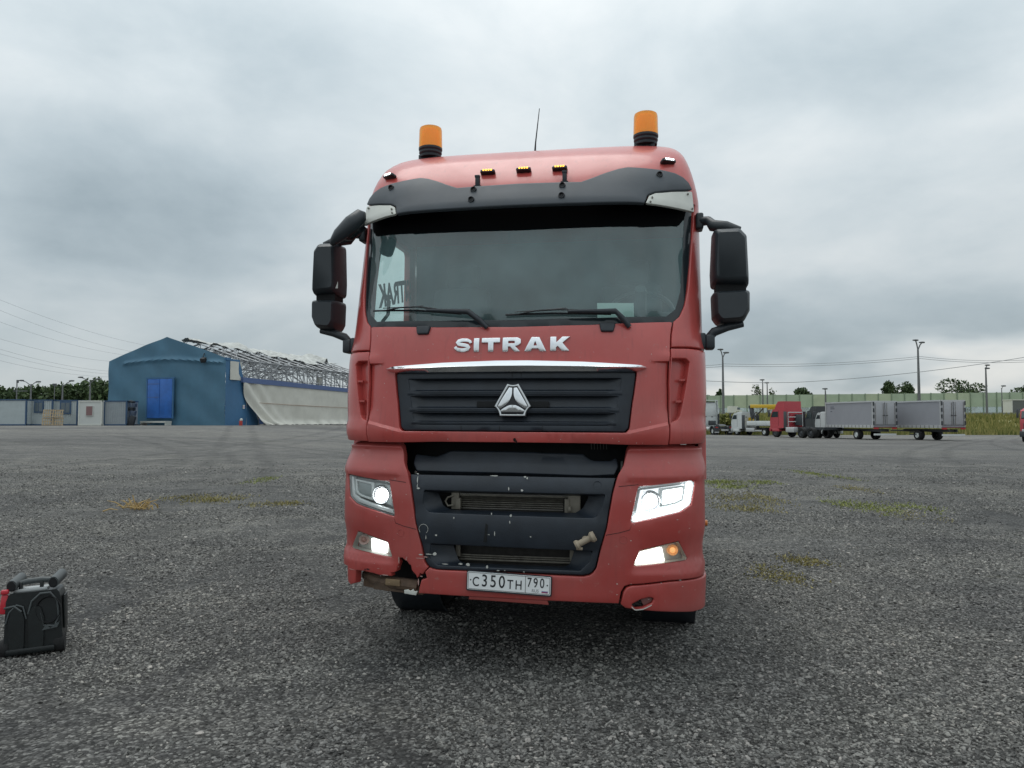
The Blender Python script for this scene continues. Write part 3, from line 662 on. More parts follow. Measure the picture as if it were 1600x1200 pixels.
# ---- sun visor
vh = [(0, 3.126), (.417, 3.119), (.50, 3.152), (.655, 3.232), (.715, 3.250), (.80, 3.247), (.94, 3.243), (1.02, 3.230), (1.07, 3.205), (1.105, 3.165), (1.118, 3.125), (1.10, 3.115), (.985, 3.086), (.875, 3.05), (.826, 3.018), (.800, 2.945), (.4, 2.942), (0, 2.944)]
VISO = vh + [(-x, z) for x, z in vh[1:-1]][::-1]
vdisp = lambda s, z: (.055 + .30 * (3.25 - z)) * (1 - .55 * sstep(.7, 1.2, abs(s)))
vz = patch('sun_visor', VISO, VIS, truck, thick=.03, spacing=.05, r=.010, disp=vdisp)
for sg in (1, -1):
    fl = (lambda l: l) if sg > 0 else mir
    tr = fillet([(1.117, 3.112), (1.10, 3.108), (.985, 3.079), (.877, 3.043), (.834, 3.014), (.808, 2.948), (1.1, 2.956), (1.112, 2.958)], .006)
    ep = patch('end_plate', fl(tr), WHITE, vz, off=-.004, thick=.02, spacing=.06, r=.004, disp=vdisp)
    for x, z in ((.852, 3.002), (.838, 2.966), (1.085, 3.085), (1.10, 2.978)):
        q = surf(x2s(sg * x, z), z, vdisp(x2s(sg * x, z), z)); MB().lathe([(0, -.008), (.005, -.008), (.0065, -.005), (.0065, .004)], q, 'y', 10).build('screw', STEEL, ep)
    for x, z in ((.297, 3.086), (.297, 3.001), (.917, 3.188)):
        q = surf(x2s(sg * x, z), z, vdisp(x2s(sg * x, z), z))
        MB().lathe([(0, -.007), (.006, -.007), (.007, -.003), (.013, -.003), (.013, -.016), (.018, -.018), (.021, -.010), (.022, .006)], q, 'y', 18).build('visor_bolt', BLK2, vz)
    q = onf(sg * .30, 3.20, .03); MB().box(q, (.028, .045, .06), bev=.004).box(q + Vector((0, -.01, .035)), (.034, .03, .018), bev=.003).box(q + Vector((0, .0, -.035)), (.05, .05, .012)).build('visor_clip', BLK, truck)
# ---- roof shell
zs = [3.05, 3.07, 3.1, 3.16, 3.22, 3.28, 3.34, 3.40, 3.45, 3.50, 3.54, 3.57, 3.60, 3.625, 3.645, 3.66, 3.675, 3.69, 3.702, 3.711, 3.717, 3.72]
vs = []; ts = [_t[i] for i in range(0, 400, 14)] + [1.0]
REAR = 2.38
for z in zs:
    w = wz(z); p = pz(z); half = [(t * w, p + setb(t, z)) for t in ts]
    ye = half[-1][1]; half += [(w, ye + (REAR - .12 - ye) * k / 4) for k in (1, 2, 3, 4)] + [(w - .03, REAR - .04), (w - .12, REAR)]
    ring = [(-x, y) for x, y in half[1:]][::-1] + half
    vs += [(x, y, z) for x, y in ring]
n = len(ring)
fs = [(i * n + j, i * n + (j + 1) % n, (i + 1) * n + (j + 1) % n, (i + 1) * n + j) for i in range(len(zs) - 1) for j in range(n)]
fs.append(tuple((len(zs) - 1) * n + j for j in range(n)))
roof = mk('roof', vs, fs, RED, truck, 40)
# ---- cab sides: doors with windows, rear side panels, rear wall, floor, dark backing
def side_S(sg):
    def S(s, z, off=0): return Vector((sg * (wz(max(z, 2.06) if z > 2.0 else 1.75) + off), s * sg, z))
    return S
idc = lambda a, z: a
SG = glass('side_glass', (.93, 1.0, .985), .0, .03, (.5, .6, .6))
for sg in (1, -1):
    S = side_S(sg); m = (lambda l: l) if sg > 0 else mir
    pf = lambda z: pz(z) + cbz(z) + .055
    door = [(pf(1.2), 1.2), (1.72, 1.2), (1.72, 3.07), (pf(3.07) - .02, 3.07), (pf(2.6), 2.6), (pf(2.2), 2.2), (pf(1.75), 1.75)]
    win = fillet([(.73, 2.28), (1.57, 2.28), (1.57, 3.0), (.90, 3.0), (.78, 2.6)], .04)
    d = patch('door', m(door), RED, truck, [m(win)], thick=.05, spacing=.12, r=.008, S=S, conv=idc)
    patch('door_window', m(fillet([(.71, 2.26), (1.59, 2.26), (1.59, 3.02), (.88, 3.02), (.76, 2.6)], .04)), SG, d, off=-.02, thick=.004, spacing=.2, r=.001, S=S, conv=idc)
    MB().box((sg * 1.235, 1.5, 1.75), (.02, .16, .04), bev=.006).build('door_handle', BLK, d)
    patch('rear_side_panel', m([(1.73, 1.2), (REAR - .02, 1.2), (REAR - .02, 3.07), (1.73, 3.07)]), RED, truck, thick=.04, spacing=.2, r=.006, S=S, conv=idc)
    MB().box((sg * 1.05, .95, .93), (.28, .62, .06), bev=.02).box((sg * 1.05, .95, .62), (.28, .62, .06), bev=.02).box((sg * 1.08, .95, .76), (.2, .6, .5)).build('cab_step', BLK, truck)
    MB().lathe([(0, 0), (.02, 0), (.02, .03), (0, .034)], (sg * 1.205, .62, .905), 'x', 14).build('side_marker', mat('amber_plastic', (.75, .22, .03), .3, coat=.4), truck)
MB().box((0, REAR - .03, 2.06), (2.26, .05, 1.76)).build('cab_rear_wall', RED, truck)
MB().box((0, 1.35, 1.19), (2.3, 1.9, .06)).build('cab_floor', DARK, truck)
INT = mat('cab_interior', (.045, .052, .055), .85, var=.2)
MB().box((0, 1.78, 2.35), (2.3, .03, 1.5)).build('sleeper_curtain', mat('curtain', (.05, .062, .066), .9, var=.3, vscale=4), truck)
patch('dashboard', [(-1.02, 1.75), (1.02, 1.75), (1.03, 2.17), (-1.03, 2.17)], INT, truck, off=-.30, thick=.3, spacing=.2, r=.02)
MB().box((0, .62, 2.13), (2.0, .62, .06), bev=.02).build('dash_top', INT, truck)
for x in (-.68, .72):
    s_ = MB().box((x, 1.25, 1.95), (.5, .5, .14), bev=.05).box((x, 1.5, 2.32), (.48, .13, .72), rot=(R(-8), 0, 0), bev=.05).box((x, 1.56, 2.78), (.28, .1, .2), bev=.04).build('seat', INT, truck)
wh = MB(); C0 = Vector((.80, .80, 2.33)); RM = Euler((R(-38), 0, 0)).to_matrix()
ring = [C0 + RM @ Vector((.23 * math.cos(t), 0, .23 * math.sin(t))) for t in np.linspace(0, 2 * math.pi, 33)]
wh.tube(ring, .017, 8, False); wh.tube([C0 + RM @ Vector((-.22, 0, 0)), C0, C0 + RM @ Vector((.22, 0, 0))], .018, 6); wh.tube([C0, C0 + RM @ Vector((0, .02, -.22))], .018, 6); wh.tube([C0, C0 + RM @ Vector((0, -.25, 0))], .04, 8)
wh.build('steering_wheel', mat('wheel_grey', (.10, .11, .115), .5), truck, 50)
q = onf(.655, 2.30, -.07)
MB().box(q, (.235, .003, .115), rot=(R(-14), 0, R(9))).build('paper_sheet', mat('paper', (.62, .66, .62), .9), truck)
# sun strip lettering on the passenger window, read mirrored from the front
Mx = Matrix.Translation((-1.165, 1.26, 2.60)) @ Matrix.Rotation(R(-90), 4, 'Z') @ Matrix.Rotation(R(90), 4, 'X') @ Matrix.Rotation(R(-13), 4, 'Z')
text_mesh('window_lettering', 'SITRAK', .24, mat('sticker_grey', (.05, .07, .075), .8), truck, Mx, .001, .008, 1.05)
MB().tube([(-1.08, .70, 2.30), (-1.05, .74, 2.36), (-1.05, .76, 2.46), (-1.08, .72, 2.52)], .014, 8).build('grab_handle', INT, truck, 50)
MB().box((-1.03, .66, 2.85), (.10, .10, .14), rot=(0, R(20), 0), bev=.03).tube([(-1.10, .62, 2.98), (-1.04, .66, 2.88)], .014).build('inner_mirror', INT, truck)

# ---- bumper: right side and middle in one shell, torn left corner
BIN = [(.735, 1.410), (.722, 1.397), (.700, 1.312), (.668, 1.253), (.640, 1.148), (.602, .93), (.574, .835), (.560, .78), (.540, .692), (.520, .662), (.500, .648), (.462, .638)]
HLO = fillet([(.790, 1.184), (.97, 1.200), (1.142, 1.218), (1.112, 1.068), (1.045, 1.028), (.742, .962)], [.015, 0, .02, .02, .03, .015])
FGO = fillet([(.797, .798), (1.036, .850), (1.094, .733), (.758, .704)], .010)
def bdisp(s, z):
    a = abs(s); d = 0
    d += .013 * (1 - sstep(.655, .695, z)) * sstep(.72, .80, a) * (1 - sstep(1.15, 1.35, a))                   # ledge under the fog lamp
    d += -.018 * sstep(.70, .735, z) * (1 - sstep(.80, .93, z)) * sstep(.76, .86, a)  # hollow round it
    d += .012 * sstep(1.205, 1.24, z) * sstep(.62, .75, a)                        # brow above the headlamp
    return d
bx = [(sg * x, z) for sg in (1, -1) for x in np.linspace(.74, 1.18, 12) for z in (.65, .66, .672, .684, .697, .712, .735, 1.2, 1.215, 1.23, 1.245)]
BR = [(-.575, .492), (0, .489), (.4, .486), (.672, .482), (.686, .553), (.706, .586), (.737, .597), (.965, .619), (1.30, .626), (1.36, .70), (1.36, .80), (1.29, .82), (1.29, 1.34), (1.2, 1.412), (1.0, 1.414)] + BIN + [(.2, .640), (-.2, .644), (-.449, .643), (-.482, .648), (-.505, .655), (-.533, .627), (-.519, .590), (-.556, .577), (-.568, .535)]
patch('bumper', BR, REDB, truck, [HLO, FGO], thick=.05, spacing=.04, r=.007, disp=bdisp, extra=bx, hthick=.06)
BL = [(-.735, 1.410), (-1.0, 1.414), (-1.2, 1.412), (-1.29, 1.34), (-1.29, .64), (-1.195, .608), (-1.106, .614), (-1.099, .513), (-1.075, .497), (-1.032, .516), (-1.028, .598), (-.96, .602), (-.895, .596), (-.84, .588), (-.790, .590), (-.760, .588), (-.762, .612), (-.744, .610), (-.727, .622), (-.722, .648), (-.709, .675), (-.716, .692), (-.706, .706), (-.688, .707), (-.672, .694), (-.655, .687), (-.640, .668), (-.629, .664), (-.624, .638), (-.616, .625), (-.605, .616), (-.594, .606), (-.586, .588), (-.576, .596), (-.566, .618), (-.548, .612), (-.535, .632), (-.512, .658), (-.521, .665)] + [(-x, z) for x, z in BIN[8:0:-1]]
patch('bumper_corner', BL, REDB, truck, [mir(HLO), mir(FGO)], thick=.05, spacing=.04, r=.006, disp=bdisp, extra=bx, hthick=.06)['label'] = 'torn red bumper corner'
FLP = [(.684, .480), (.70, .553), (.718, .578), (.742, .589), (.965, .611), (1.30, .618), (1.38, .60), (1.38, .425), (1.30, .412), (1.11, .414), (.89, .436), (.80, .446), (.71, .458)]
OVL = fillet([(.742, .478), (.80, .510), (.85, .522), (.879, .515), (.868, .490), (.812, .460), (.765, .455)], .012)
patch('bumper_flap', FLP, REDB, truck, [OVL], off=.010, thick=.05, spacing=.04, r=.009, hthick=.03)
patch('tow_cover', fillet([(.80, .508), (.85, .521), (.878, .514), (.866, .492), (.82, .468)], .01), mat('worn_red', (.15, .06, .055), .6, var=.3), truck, off=-.004, thick=.01, spacing=.04, r=.003)
ribbon('cover_edge', [(.745, .474), (.765, .4535), (.812, .4585), (.862, .4825)], [(.745, .466), (.765, .4475), (.812, .4525), (.862, .4765)], .019, .019, WHITE, truck, 12, False, 1)
# hairline joints round the headlamp
for sg in (1, -1):
    for l in ([(.672, 1.181), (.79, 1.193)], [(.595, .889), (.68, .905), (.738, .922), (.747, .948)]):
        for a, b in zip(l[:-1], l[1:]):
            patch('panel_joint', [(sg * a[0], a[1]), (sg * b[0], b[1]), (sg * b[0], b[1] + .0035), (sg * a[0], a[1] + .0035)], DARK, truck, off=.0012, thick=.004, spacing=.08, r=.0004, disp=bdisp)
    q = onf(sg * .70, .865, 0); ring = [onf(sg * .70 + .022 * math.cos(t), .865 + .022 * math.sin(t), .0005) for t in np.linspace(0, 2 * math.pi, 25)]
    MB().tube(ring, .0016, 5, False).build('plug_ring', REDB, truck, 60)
# ---- headlamps and fog lamps
CL = glass('lamp_lens', (.97, .98, .98), .035, .045, (.7, .7, .66))
def headlamp(sg, hot):
    fl = (lambda l: l) if sg > 0 else mir
    h = patch('headlight', fl(shrink(HLO, -.012)), mat('lamp_bezel', (.24, .26, .26), .35), truck, off=-.068, thick=.02, spacing=.07, r=.004); 
    h['label'] = 'blazing white headlight' if hot else 'headlight with one small bright projector'
    big = fillet([(.806, 1.169), (.97, 1.187), (1.118, 1.200), (1.094, 1.078), (1.038, 1.046), (.768, .985)], .012)
    ribbon('lamp_wall', fl(shrink(HLO, .002)), fl(shrink(HLO, .010)), -.010, -.056, mat('lamp_wall', (.30, .32, .32), .3, .2), h, 60)
    g = [(.762, .978), (1.048, 1.040), (1.106, 1.074), (1.128, 1.203), (1.104, 1.198), (1.083, 1.088), (1.036, 1.064), (.768, 1.002)]
    patch('light_guide', fl(g), LED if hot else mat('guide_off', (.64, .68, .67), .25, coat=.5), h, off=-.018, thick=.02, spacing=.05, r=.004)
    ub = [(.815, 1.164), (.97, 1.182), (1.10, 1.195), (1.083, 1.104), (1.035, 1.082), (.788, 1.022)]
    patch('reflector_bowl', fl(ub), mat('hot_reflector', (.8, .85, .88), .3, .3, emit=(.93, .97, 1), estr=.75) if hot else LAMPGREY, h, off=-.050, thick=.02, spacing=.05, r=.006)
    sq = fillet([(.945, 1.160), (1.080, 1.176), (1.066, 1.104), (1.028, 1.088), (.940, 1.070)], .012)
    fr_ = fillet([(.925, 1.174), (1.095, 1.190), (1.078, 1.096), (1.034, 1.074), (.920, 1.052)], .012)
    patch('module_frame', fl(fr_), mat('module_pale', (.64, .68, .67), .3, .2), h, [fl(sq)], off=-.026, thick=.022, spacing=.05, r=.004)
    patch('module_cell', fl(sq), HALO if hot else mat('module_dark', (.26, .30, .30), .3, .3), h, off=-.036, thick=.014, spacing=.06, r=.003)
    c = onf(sg * .872, 1.094, -.042)
    MB().lathe([(.066, .03), (.066, .005), (.056, -.012), (.042, -.006), (.033, .004)], c, 'y', 30).build('projector_ring', CHROME, h)
    MB().lathe([(0, -.022), (.012, -.020), (.023, -.013), (.030, -.004), (.033, .006)], c, 'y', 30).build('projector', mat('projector_glow', (.95, .97, 1), .2, emit=(.94, .98, 1), estr=14), h)
    if hot: MB().lathe([(0, -.0), (.03, -.001), (.062, .004)], c + Vector((0, .004, 0)), 'y', 24).build('glowing_bowl', HALO, h)
    patch('lens', fl(shrink(HLO, .004)), CL, h, off=-.004, thick=.004, spacing=.06, r=.002)
def foglamp(sg, hot):
    fl = (lambda l: l) if sg > 0 else mir
    h = patch('fog_light', fl(shrink(FGO, -.01)), mat('fog_housing', (.52, .52, .47), .35, .3), truck, off=-.06, thick=.02, spacing=.07, r=.003)
    h['label'] = 'fog light glowing white with orange ring' if hot else 'fog light with dull red indicator'
    ribbon('lamp_wall', fl(shrink(FGO, .002)), fl(shrink(FGO, .006)), -.012, -.05, mat('fog_wall', (.42, .41, .36), .3, .2), h, 48)
    e = fillet([(.808, .782), (.945, .812), (.965, .722), (.775, .712)], .01) if hot else fillet([(.822, .786), (.955, .810), (.948, .724), (.83, .716)], .012)
    patch('lit_cell', fl(e), mat('fog_glow' + str(hot), (.95, .96, .95), .3, emit=(1, .99, .93) if hot else (.95, .98, .97), estr=2.6 if hot else 1.7), h, off=-.045, thick=.02, spacing=.06, r=.003)
    c = onf(sg * 1.010, .792, -.035)
    MB().lathe([(.034, .012), (.031, -.006), (.022, .0), (.018, .006)], c, 'y', 24).build('indicator_ring', mat('indicator' + str(hot), (.80, .33, .10), .3, emit=(1, .42, .12), estr=.16) if hot else mat('indicator_off', (.42, .27, .23), .35, coat=.3), h)
    MB().lathe([(0, -.004), (.010, -.001), (.018, .006)], c, 'y', 16).build('indicator_bulb', mat('bulb' + str(hot), (.9, .45, .15), .3, emit=(1, .55, .2), estr=.55) if hot else mat('bulb_off', (.35, .16, .12), .3), h)
    patch('lens', fl(shrink(FGO, .003)), CL, h, off=-.006, thick=.003, spacing=.06, r=.001)
for sg in (1, -1): headlamp(sg, sg > 0); foglamp(sg, sg > 0)
# ---- black centre of the bumper
CTR = [(.655, 1.240), (.633, 1.148), (.596, .93), (.567, .835), (.553, .78), (.533, .694), (.514, .667), (.496, .655), (.460, .646)]
CTR = [(x, z) for x, z in CTR] + [(0, .652)] + [(-x, z) for x, z in CTR[::-1]] + [(0, 1.243)]
UO = fillet([(-.550, 1.138), (.592, 1.134), (.575, 1.058), (.536, .990), (-.520, .998), (-.556, 1.050)], [.01, .01, .02, .05, .05, .02])
UI = fillet([(-.487, 1.130), (.497, 1.126), (.458, 1.040), (.410, 1.010), (-.400, 1.010), (-.450, 1.035)], [.005, .005, .02, .03, .03, .02])
LO_ = fillet([(-.500, .804), (.518, .792), (.497, .726), (.432, .664), (-.45, .670), (-.510, .715)], [.01, .01, .02, .05, .05, .02])
LI = fillet([(-.380, .790), (.404, .782), (.374, .694), (.335, .664), (-.300, .668), (-.342, .694)], [.005, .005, .02, .02, .02, .02])
LO_ = [(x, max(z, .672)) for x, z in LO_]; LI = [(x, max(z, .678)) for x, z in LI]
bg = patch('bumper_grille', CTR, GRIL, truck, [UO, LO_], off=-.012, thick=.03, spacing=.05, r=.006, disp=lambda s, z: .010 * sstep(.80, .83, z) * (1 - sstep(.97, .995, z)) - .012 * sstep(1.20, 1.243, z), hthick=.008)
ribbon('air_inlet', UO, UI, -.018, -.10, GRIL, truck, 96, True, 5, .8); ribbon('air_inlet', LO_, LI, -.018, -.10, GRIL, truck, 96, True, 5, .8)
# scuffs, chips and scratches knocked into the black plastic and the red paint
CHIP = mat('bare_chip', (.52, .52, .48), .7); CHIPR = mat('raw_edge', (.48, .30, .27), .7)
def chip(x, z, w, h, off, m=CHIP, n=7):
    pts = [(x + w * math.cos(t) * random.uniform(.5, 1.1), z + h * math.sin(t) * random.uniform(.5, 1.1)) for t in np.linspace(0, 2 * math.pi, n + 1)[:-1]]
    o = len(chips[m][0]); c = [onf(a, b, off) for a, b in pts]; chips[m][0].extend(c); chips[m][1].append(tuple(range(o, o + n)))
chips = {CHIP: ([], []), CHIPR: ([], []), DARK: ([], [])}
for x, z, w, h in ((-.594, 1.238, .012, .005), (-.592, 1.20, .004, .03), (-.592, 1.165, .003, .02), (-.583, 1.148, .012, .006), (-.09, 1.236, .035, .003), (.10, 1.232, .012, .006), (.115, 1.225, .006, .008), (.0, 1.16, .004, .014), (.085, 1.15, .010, .008), (-.105, 1.004, .006, .012), (.015, .995, .010, .010), (.01, .955, .004, .010), (-.345, .97, .005, .008), (.14, .87, .006, .004), (-.46, .86, .008, .006), (-.47, .745, .014, .012), (-.505, .74, .03, .004), (-.56, .735, .02, .004), (-.30, .69, .018, .006), (-.25, .688, .016, .012), (-.13, .676, .008, .012), (-.06, .659, .014, .003), (-.02, .66, .005, .004), (.1, .656, .008, .003), (-.40, .684, .03, .003), (-.528, .842, .003, .016), (-.12, .875, .01, .003), (-.085, .885, .003, .02)):
    chip(x, z, w, h, .0025)
for x, z, w, h in ((-.57, .712, .05, .003), (-.53, .722, .02, .004), (-.66, .70, .006, .012), (-.71, .69, .004, .03), (-.80, .593, .04, .003), (-1.06, .60, .04, .003), (-1.10, .56, .003, .04), (-.575, .56, .005, .03), (-.555, .60, .012, .004), (-.85, .63, .015, .002)):
    chip(x, z, w, h, .0155 if abs(x) > .72 and z < .66 else .003, CHIPR)
for _ in range(46):
    x = random.uniform(-.95, .98); z = random.choice([random.uniform(1.45, 1.50), random.uniform(1.95, 2.15), random.uniform(1.5, 2.0)])
    if abs(x) < .80 and 1.5 < z < 1.96: continue
    w = random.uniform(.0012, .0034); chip(x, z, w, w, .0185 if z < 1.52 and abs(x) > .5 else .0015)
for _ in range(50):
    x = random.choice([-1, 1]) * random.uniform(.6, 1.15); z = random.uniform(.5, 1.35); w = random.uniform(.001, .0034); chip(x, z, w * random.uniform(1, 2.5), w, .0155 if z < .66 else .0015, random.choice([CHIP, CHIPR]))
chip(.03, 1.462, .012, .016, .002, DARK); chip(.04, 1.447, .005, .02, .002, DARK)
chip(-.93, .617, .016, .006, .0145, DARK); chip(-.95, .613, .008, .008, .0145, DARK)
for m_, (v_, f_) in chips.items(): tag(mk('paint_chips', v_, f_, m_, truck, 0), kind='stuff')
ring = [onf(-.545 + .030 * math.cos(t), .895 + .030 * math.sin(t), .0005) for t in np.linspace(-.9, 3.9, 22)]
MB().tube(ring, .0012, 5, False).build('scratch_ring', CHIP, truck, 60)
ring = [onf(.545 + .024 * math.cos(t), 1.19 + .024 * math.sin(t), -.013) for t in np.linspace(0, 2 * math.pi, 25)]
MB().tube(ring, .002, 5, False).build('plug_ring', GRIL, truck, 60)
patch('scuff_groove', [(-.155, .83), (-.135, .83), (-.128, .935), (-.142, .945)], DARK, truck, off=.0005, thick=.004, spacing=.05, r=.001)
# upper cross bar, radiator, void behind
UB = fillet([(-.672, 1.372), (-.52, 1.366), (-.415, 1.380), (0, 1.380), (.45, 1.376), (.52, 1.358), (.62, 1.358), (.665, 1.372), (.675, 1.33), (.652, 1.292), (.5, 1.284), (0, 1.288), (-.31, 1.290), (-.64, 1.294), (-.67, 1.33)], .012)
patch('cross_bar', UB, GRIL, truck, off=-.105, thick=.05, spacing=.025, r=.006, disp=lambda s, z: .05 * math.sqrt(max(0, 1 - ((z - 1.332) / .062) ** 2)) - .02 * abs(s))
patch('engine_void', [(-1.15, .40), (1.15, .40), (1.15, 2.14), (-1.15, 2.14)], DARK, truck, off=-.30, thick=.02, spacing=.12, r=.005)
RAD = mat('radiator_core', (.035, .033, .030), .6, .4, var=.3, vscale=30); FIN = mat('radiator_tube', (.17, .16, .135), .5, .5, var=.3, vscale=25)
rd = patch('radiator', [(-.40, .64), (.42, .64), (.42, 1.14), (-.40, 1.14)], RAD, truck, off=-.20, thick=.03, spacing=.15, r=.004)
for z in list(np.arange(1.012, 1.10, .0135)): 
    MB().tube([onf(x, z, -.192) for x in np.linspace(-.355, .325, 5)], .0042, 5).build('radiator_tube', FIN if z > 1.02 else STEEL, rd, 60)
for z, r_ in ((1.112, .006), (1.124, .004), (.716, .006), (.703, .005), (.688, .007)): MB().tube([onf(x, z, -.175) for x in np.linspace(-.36, .40, 5)], r_, 6).build('radiator_pipe', FIN if r_ > .004 else STEEL, rd, 60)
BT = mat('bracket_tan', (.25, .23, .19), .6, .3, var=.2); UH = mat('under_hood', (.10, .11, .10), .6, .3, var=.4)
for c, d in (((-.385, 1.07, -.16), (.05, .02, .12)), ((-.36, 1.045, -.15), (.03, .03, .07)), ((.40, 1.07, -.16), (.075, .03, .13)), ((.352, 1.045, -.15), (.028, .03, .09)), ((.37, 1.03, -.13), (.02, .02, .03)), ((.395, .75, -.14), (.045, .02, .09)), ((-.36, .75, -.15), (.03, .02, .08))): MB().box(onf(*c), d, bev=.003).build('radiator_bracket', BT, truck)
tube('radiator_hose', [onf(-.395, 1.105, -.14), onf(-.43, 1.09, -.13), onf(-.445, 1.06, -.13), onf(-.43, 1.03, -.135), onf(-.39, 1.035, -.14)], .006, BT, truck, 6)
for x, w in ((-.66, .06), (-.55, .10), (-.42, .05), (-.15, .22), (.2, .16), (.42, .06), (.52, .1), (.62, .04)): box('hood_bracket', onf(x, 1.418, -.21), (w, .05, random.uniform(.012, .03)), UH, truck)
for a, b, q in (((-.47, 1.43, -.12), (-.455, 1.40, -.10), .006), ((.17, 1.43, -.12), (.17, 1.405, -.1), .007), ((-.66, 1.30, -.1), (-.64, 1.27, -.07), .008), ((.70, 1.36, -.09), (.695, 1.27, -.08), .008)): tube('hood_pin', [onf(*a), onf(*b)], q, UH, truck, 6)
for x in np.arange(.50, .62, .02): tube('hood_spring', [onf(x, 1.425, -.13), onf(x + .005, 1.385, -.13)], .003, UH, truck, 5)
# tow hook screwed through the black panel
a, b = onf(.415, .832, .045), onf(.522, .890, .045); tn = mat('tow_eye_paint', (.36, .30, .22), .7, var=.2, dust=.4, dcol=(.2, .17, .13))
th = MB().tube([a.lerp(b, .12), a.lerp(b, .88)], .019, 12).tube([a, a.lerp(b, .10), a.lerp(b, .2)], [.026, .030, .024], 12).tube([a.lerp(b, .8), a.lerp(b, .9), b + (b - a) * .06], [.025, .034, .030], 12).tube([a.lerp(b, .05) + Vector((0, 0, -.02)), a.lerp(b, .3) + Vector((.01, .0, -.035))], .009, 8).tube([a.lerp(b, .5), a.lerp(b, .5) + Vector((0, .12, .01))], .02, 10)
th.build('tow_eye', tn, truck, 40)
# ---- number plate
PM = Matrix.Translation(Vector((.008, onf(.0, .588, .018).y, .588))) @ Matrix.Rotation(R(1.9), 4, 'Y') @ FRONT
pl = bpy.data.objects.new('number_plate', None); link(pl, truck)
WP = mat('plate_white', (.84, .86, .86), .4, dust=.08, vscale=20, dcol=(.4, .4, .38)); INK = mat('plate_ink', (.015, .016, .02), .5)
def flat(name, pts, d0, d1, m, par):
    v = MB().prism(pts, d0, d1, 'z'); o = v.build(name, m, par, 30); o.data.transform(PM); return o
def rr(w, h, r, cx=0, cy=0): return fillet([(cx - w / 2, cy - h / 2), (cx + w / 2, cy - h / 2), (cx + w / 2, cy + h / 2), (cx - w / 2, cy + h / 2)], r)
flat('plate_holder', rr(.528, .122, .012, 0, -.002), -.014, -.001, BLK, pl); flat('plate_face', rr(.516, .108, .008), -.001, .002, WP, pl)
bd = MB()
for (w, h, x, y) in ((.503, .0022, 0, .0495), (.503, .0022, 0, -.0495), (.0022, .097, -.2525, 0), (.0022, .097, .2525, 0), (.0025, .099, .104, 0)): bd.box((x, y, .0028), (w, h, .0012))
o = bd.build('plate_border', INK, pl); o.data.transform(PM)
def glyph(s, x, y, size, m=INK, sx=.8, bold=.0006): text_mesh('plate_character', s, size, m, pl, PM @ Matrix.Translation((x, y, .0028)), .0006, bold, sx)
glyph('C', -.205, -.007, .080); glyph('3', -.150, .001, .104); glyph('5', -.096, .001, .104); glyph('0', -.042, .001, .104); glyph('T', .010, -.009, .078); glyph('H', .062, -.009, .078)
glyph('7', .128, .012, .080, sx=.72); glyph('9', .166, .012, .080, sx=.72); glyph('0', .206, .012, .080, sx=.72)
glyph('RUS', .165, -.034, .026, mat('plate_grey', (.25, .26, .27), .5), .95, 0)
for k, c in enumerate(((.7, .7, .7), (.05, .10, .32), (.42, .05, .06))): flat('flag_stripe', [(.204, -.0275 - k * .0052), (.242, -.0275 - k * .0052), (.242, -.0327 - k * .0052), (.204, -.0327 - k * .0052)], .002, .003, mat('flag%d' % k, c, .5), pl)
for x in (-.238, .238): flat('plate_screw', [(x + .0045 * math.cos(t), .004 + .0045 * math.sin(t)) for t in np.linspace(0, 2 * math.pi, 11)[:-1]], .002, .0035, INK, pl)
# torn-off lower edge: bare bracket beam, splintered pieces, lower lip under the plate
MB().tube([onf(-1.06, .548, -.10), onf(-.9, .535, -.06), onf(-.75, .53, -.055), onf(-.60, .52, -.06)], [.035, .038, .040, .040], 10).box(onf(-.74, .50, -.07), (.34, .06, .05), rot=(0, R(3), R(-4))).box(onf(-.93, .50, -.1), (.2, .06, .06), rot=(0, R(6), R(-12))).build('bumper_beam', RUST, truck, 30)
MB().box(onf(-.76, .545, -.012), (.10, .012, .042), rot=(0, R(2), R(-6)), bev=.004).build('beam_clamp', mat('tan_rust', (.23, .16, .09), .8, var=.4), truck)
patch('splinter', [(-.680, .478), (-.60, .472), (-.588, .50), (-.612, .497), (-.618, .512), (-.64, .498), (-.655, .506), (-.682, .500)], WHITE, truck, off=-.015, thick=.008, spacing=.03, r=.002)
patch('lower_lip', [(-.25, .470), (.25, .458), (.24, .492), (-.245, .497)], mat('lip_red', (.33, .07, .06), .5, var=.1), truck, off=-.008, thick=.02, spacing=.05, r=.005)
patch('air_dam', [(-.8, .40), (.8, .40), (.8, .53), (-.8, .53)], DARK, truck, off=-.30, thick=.03, spacing=.12, r=.01)
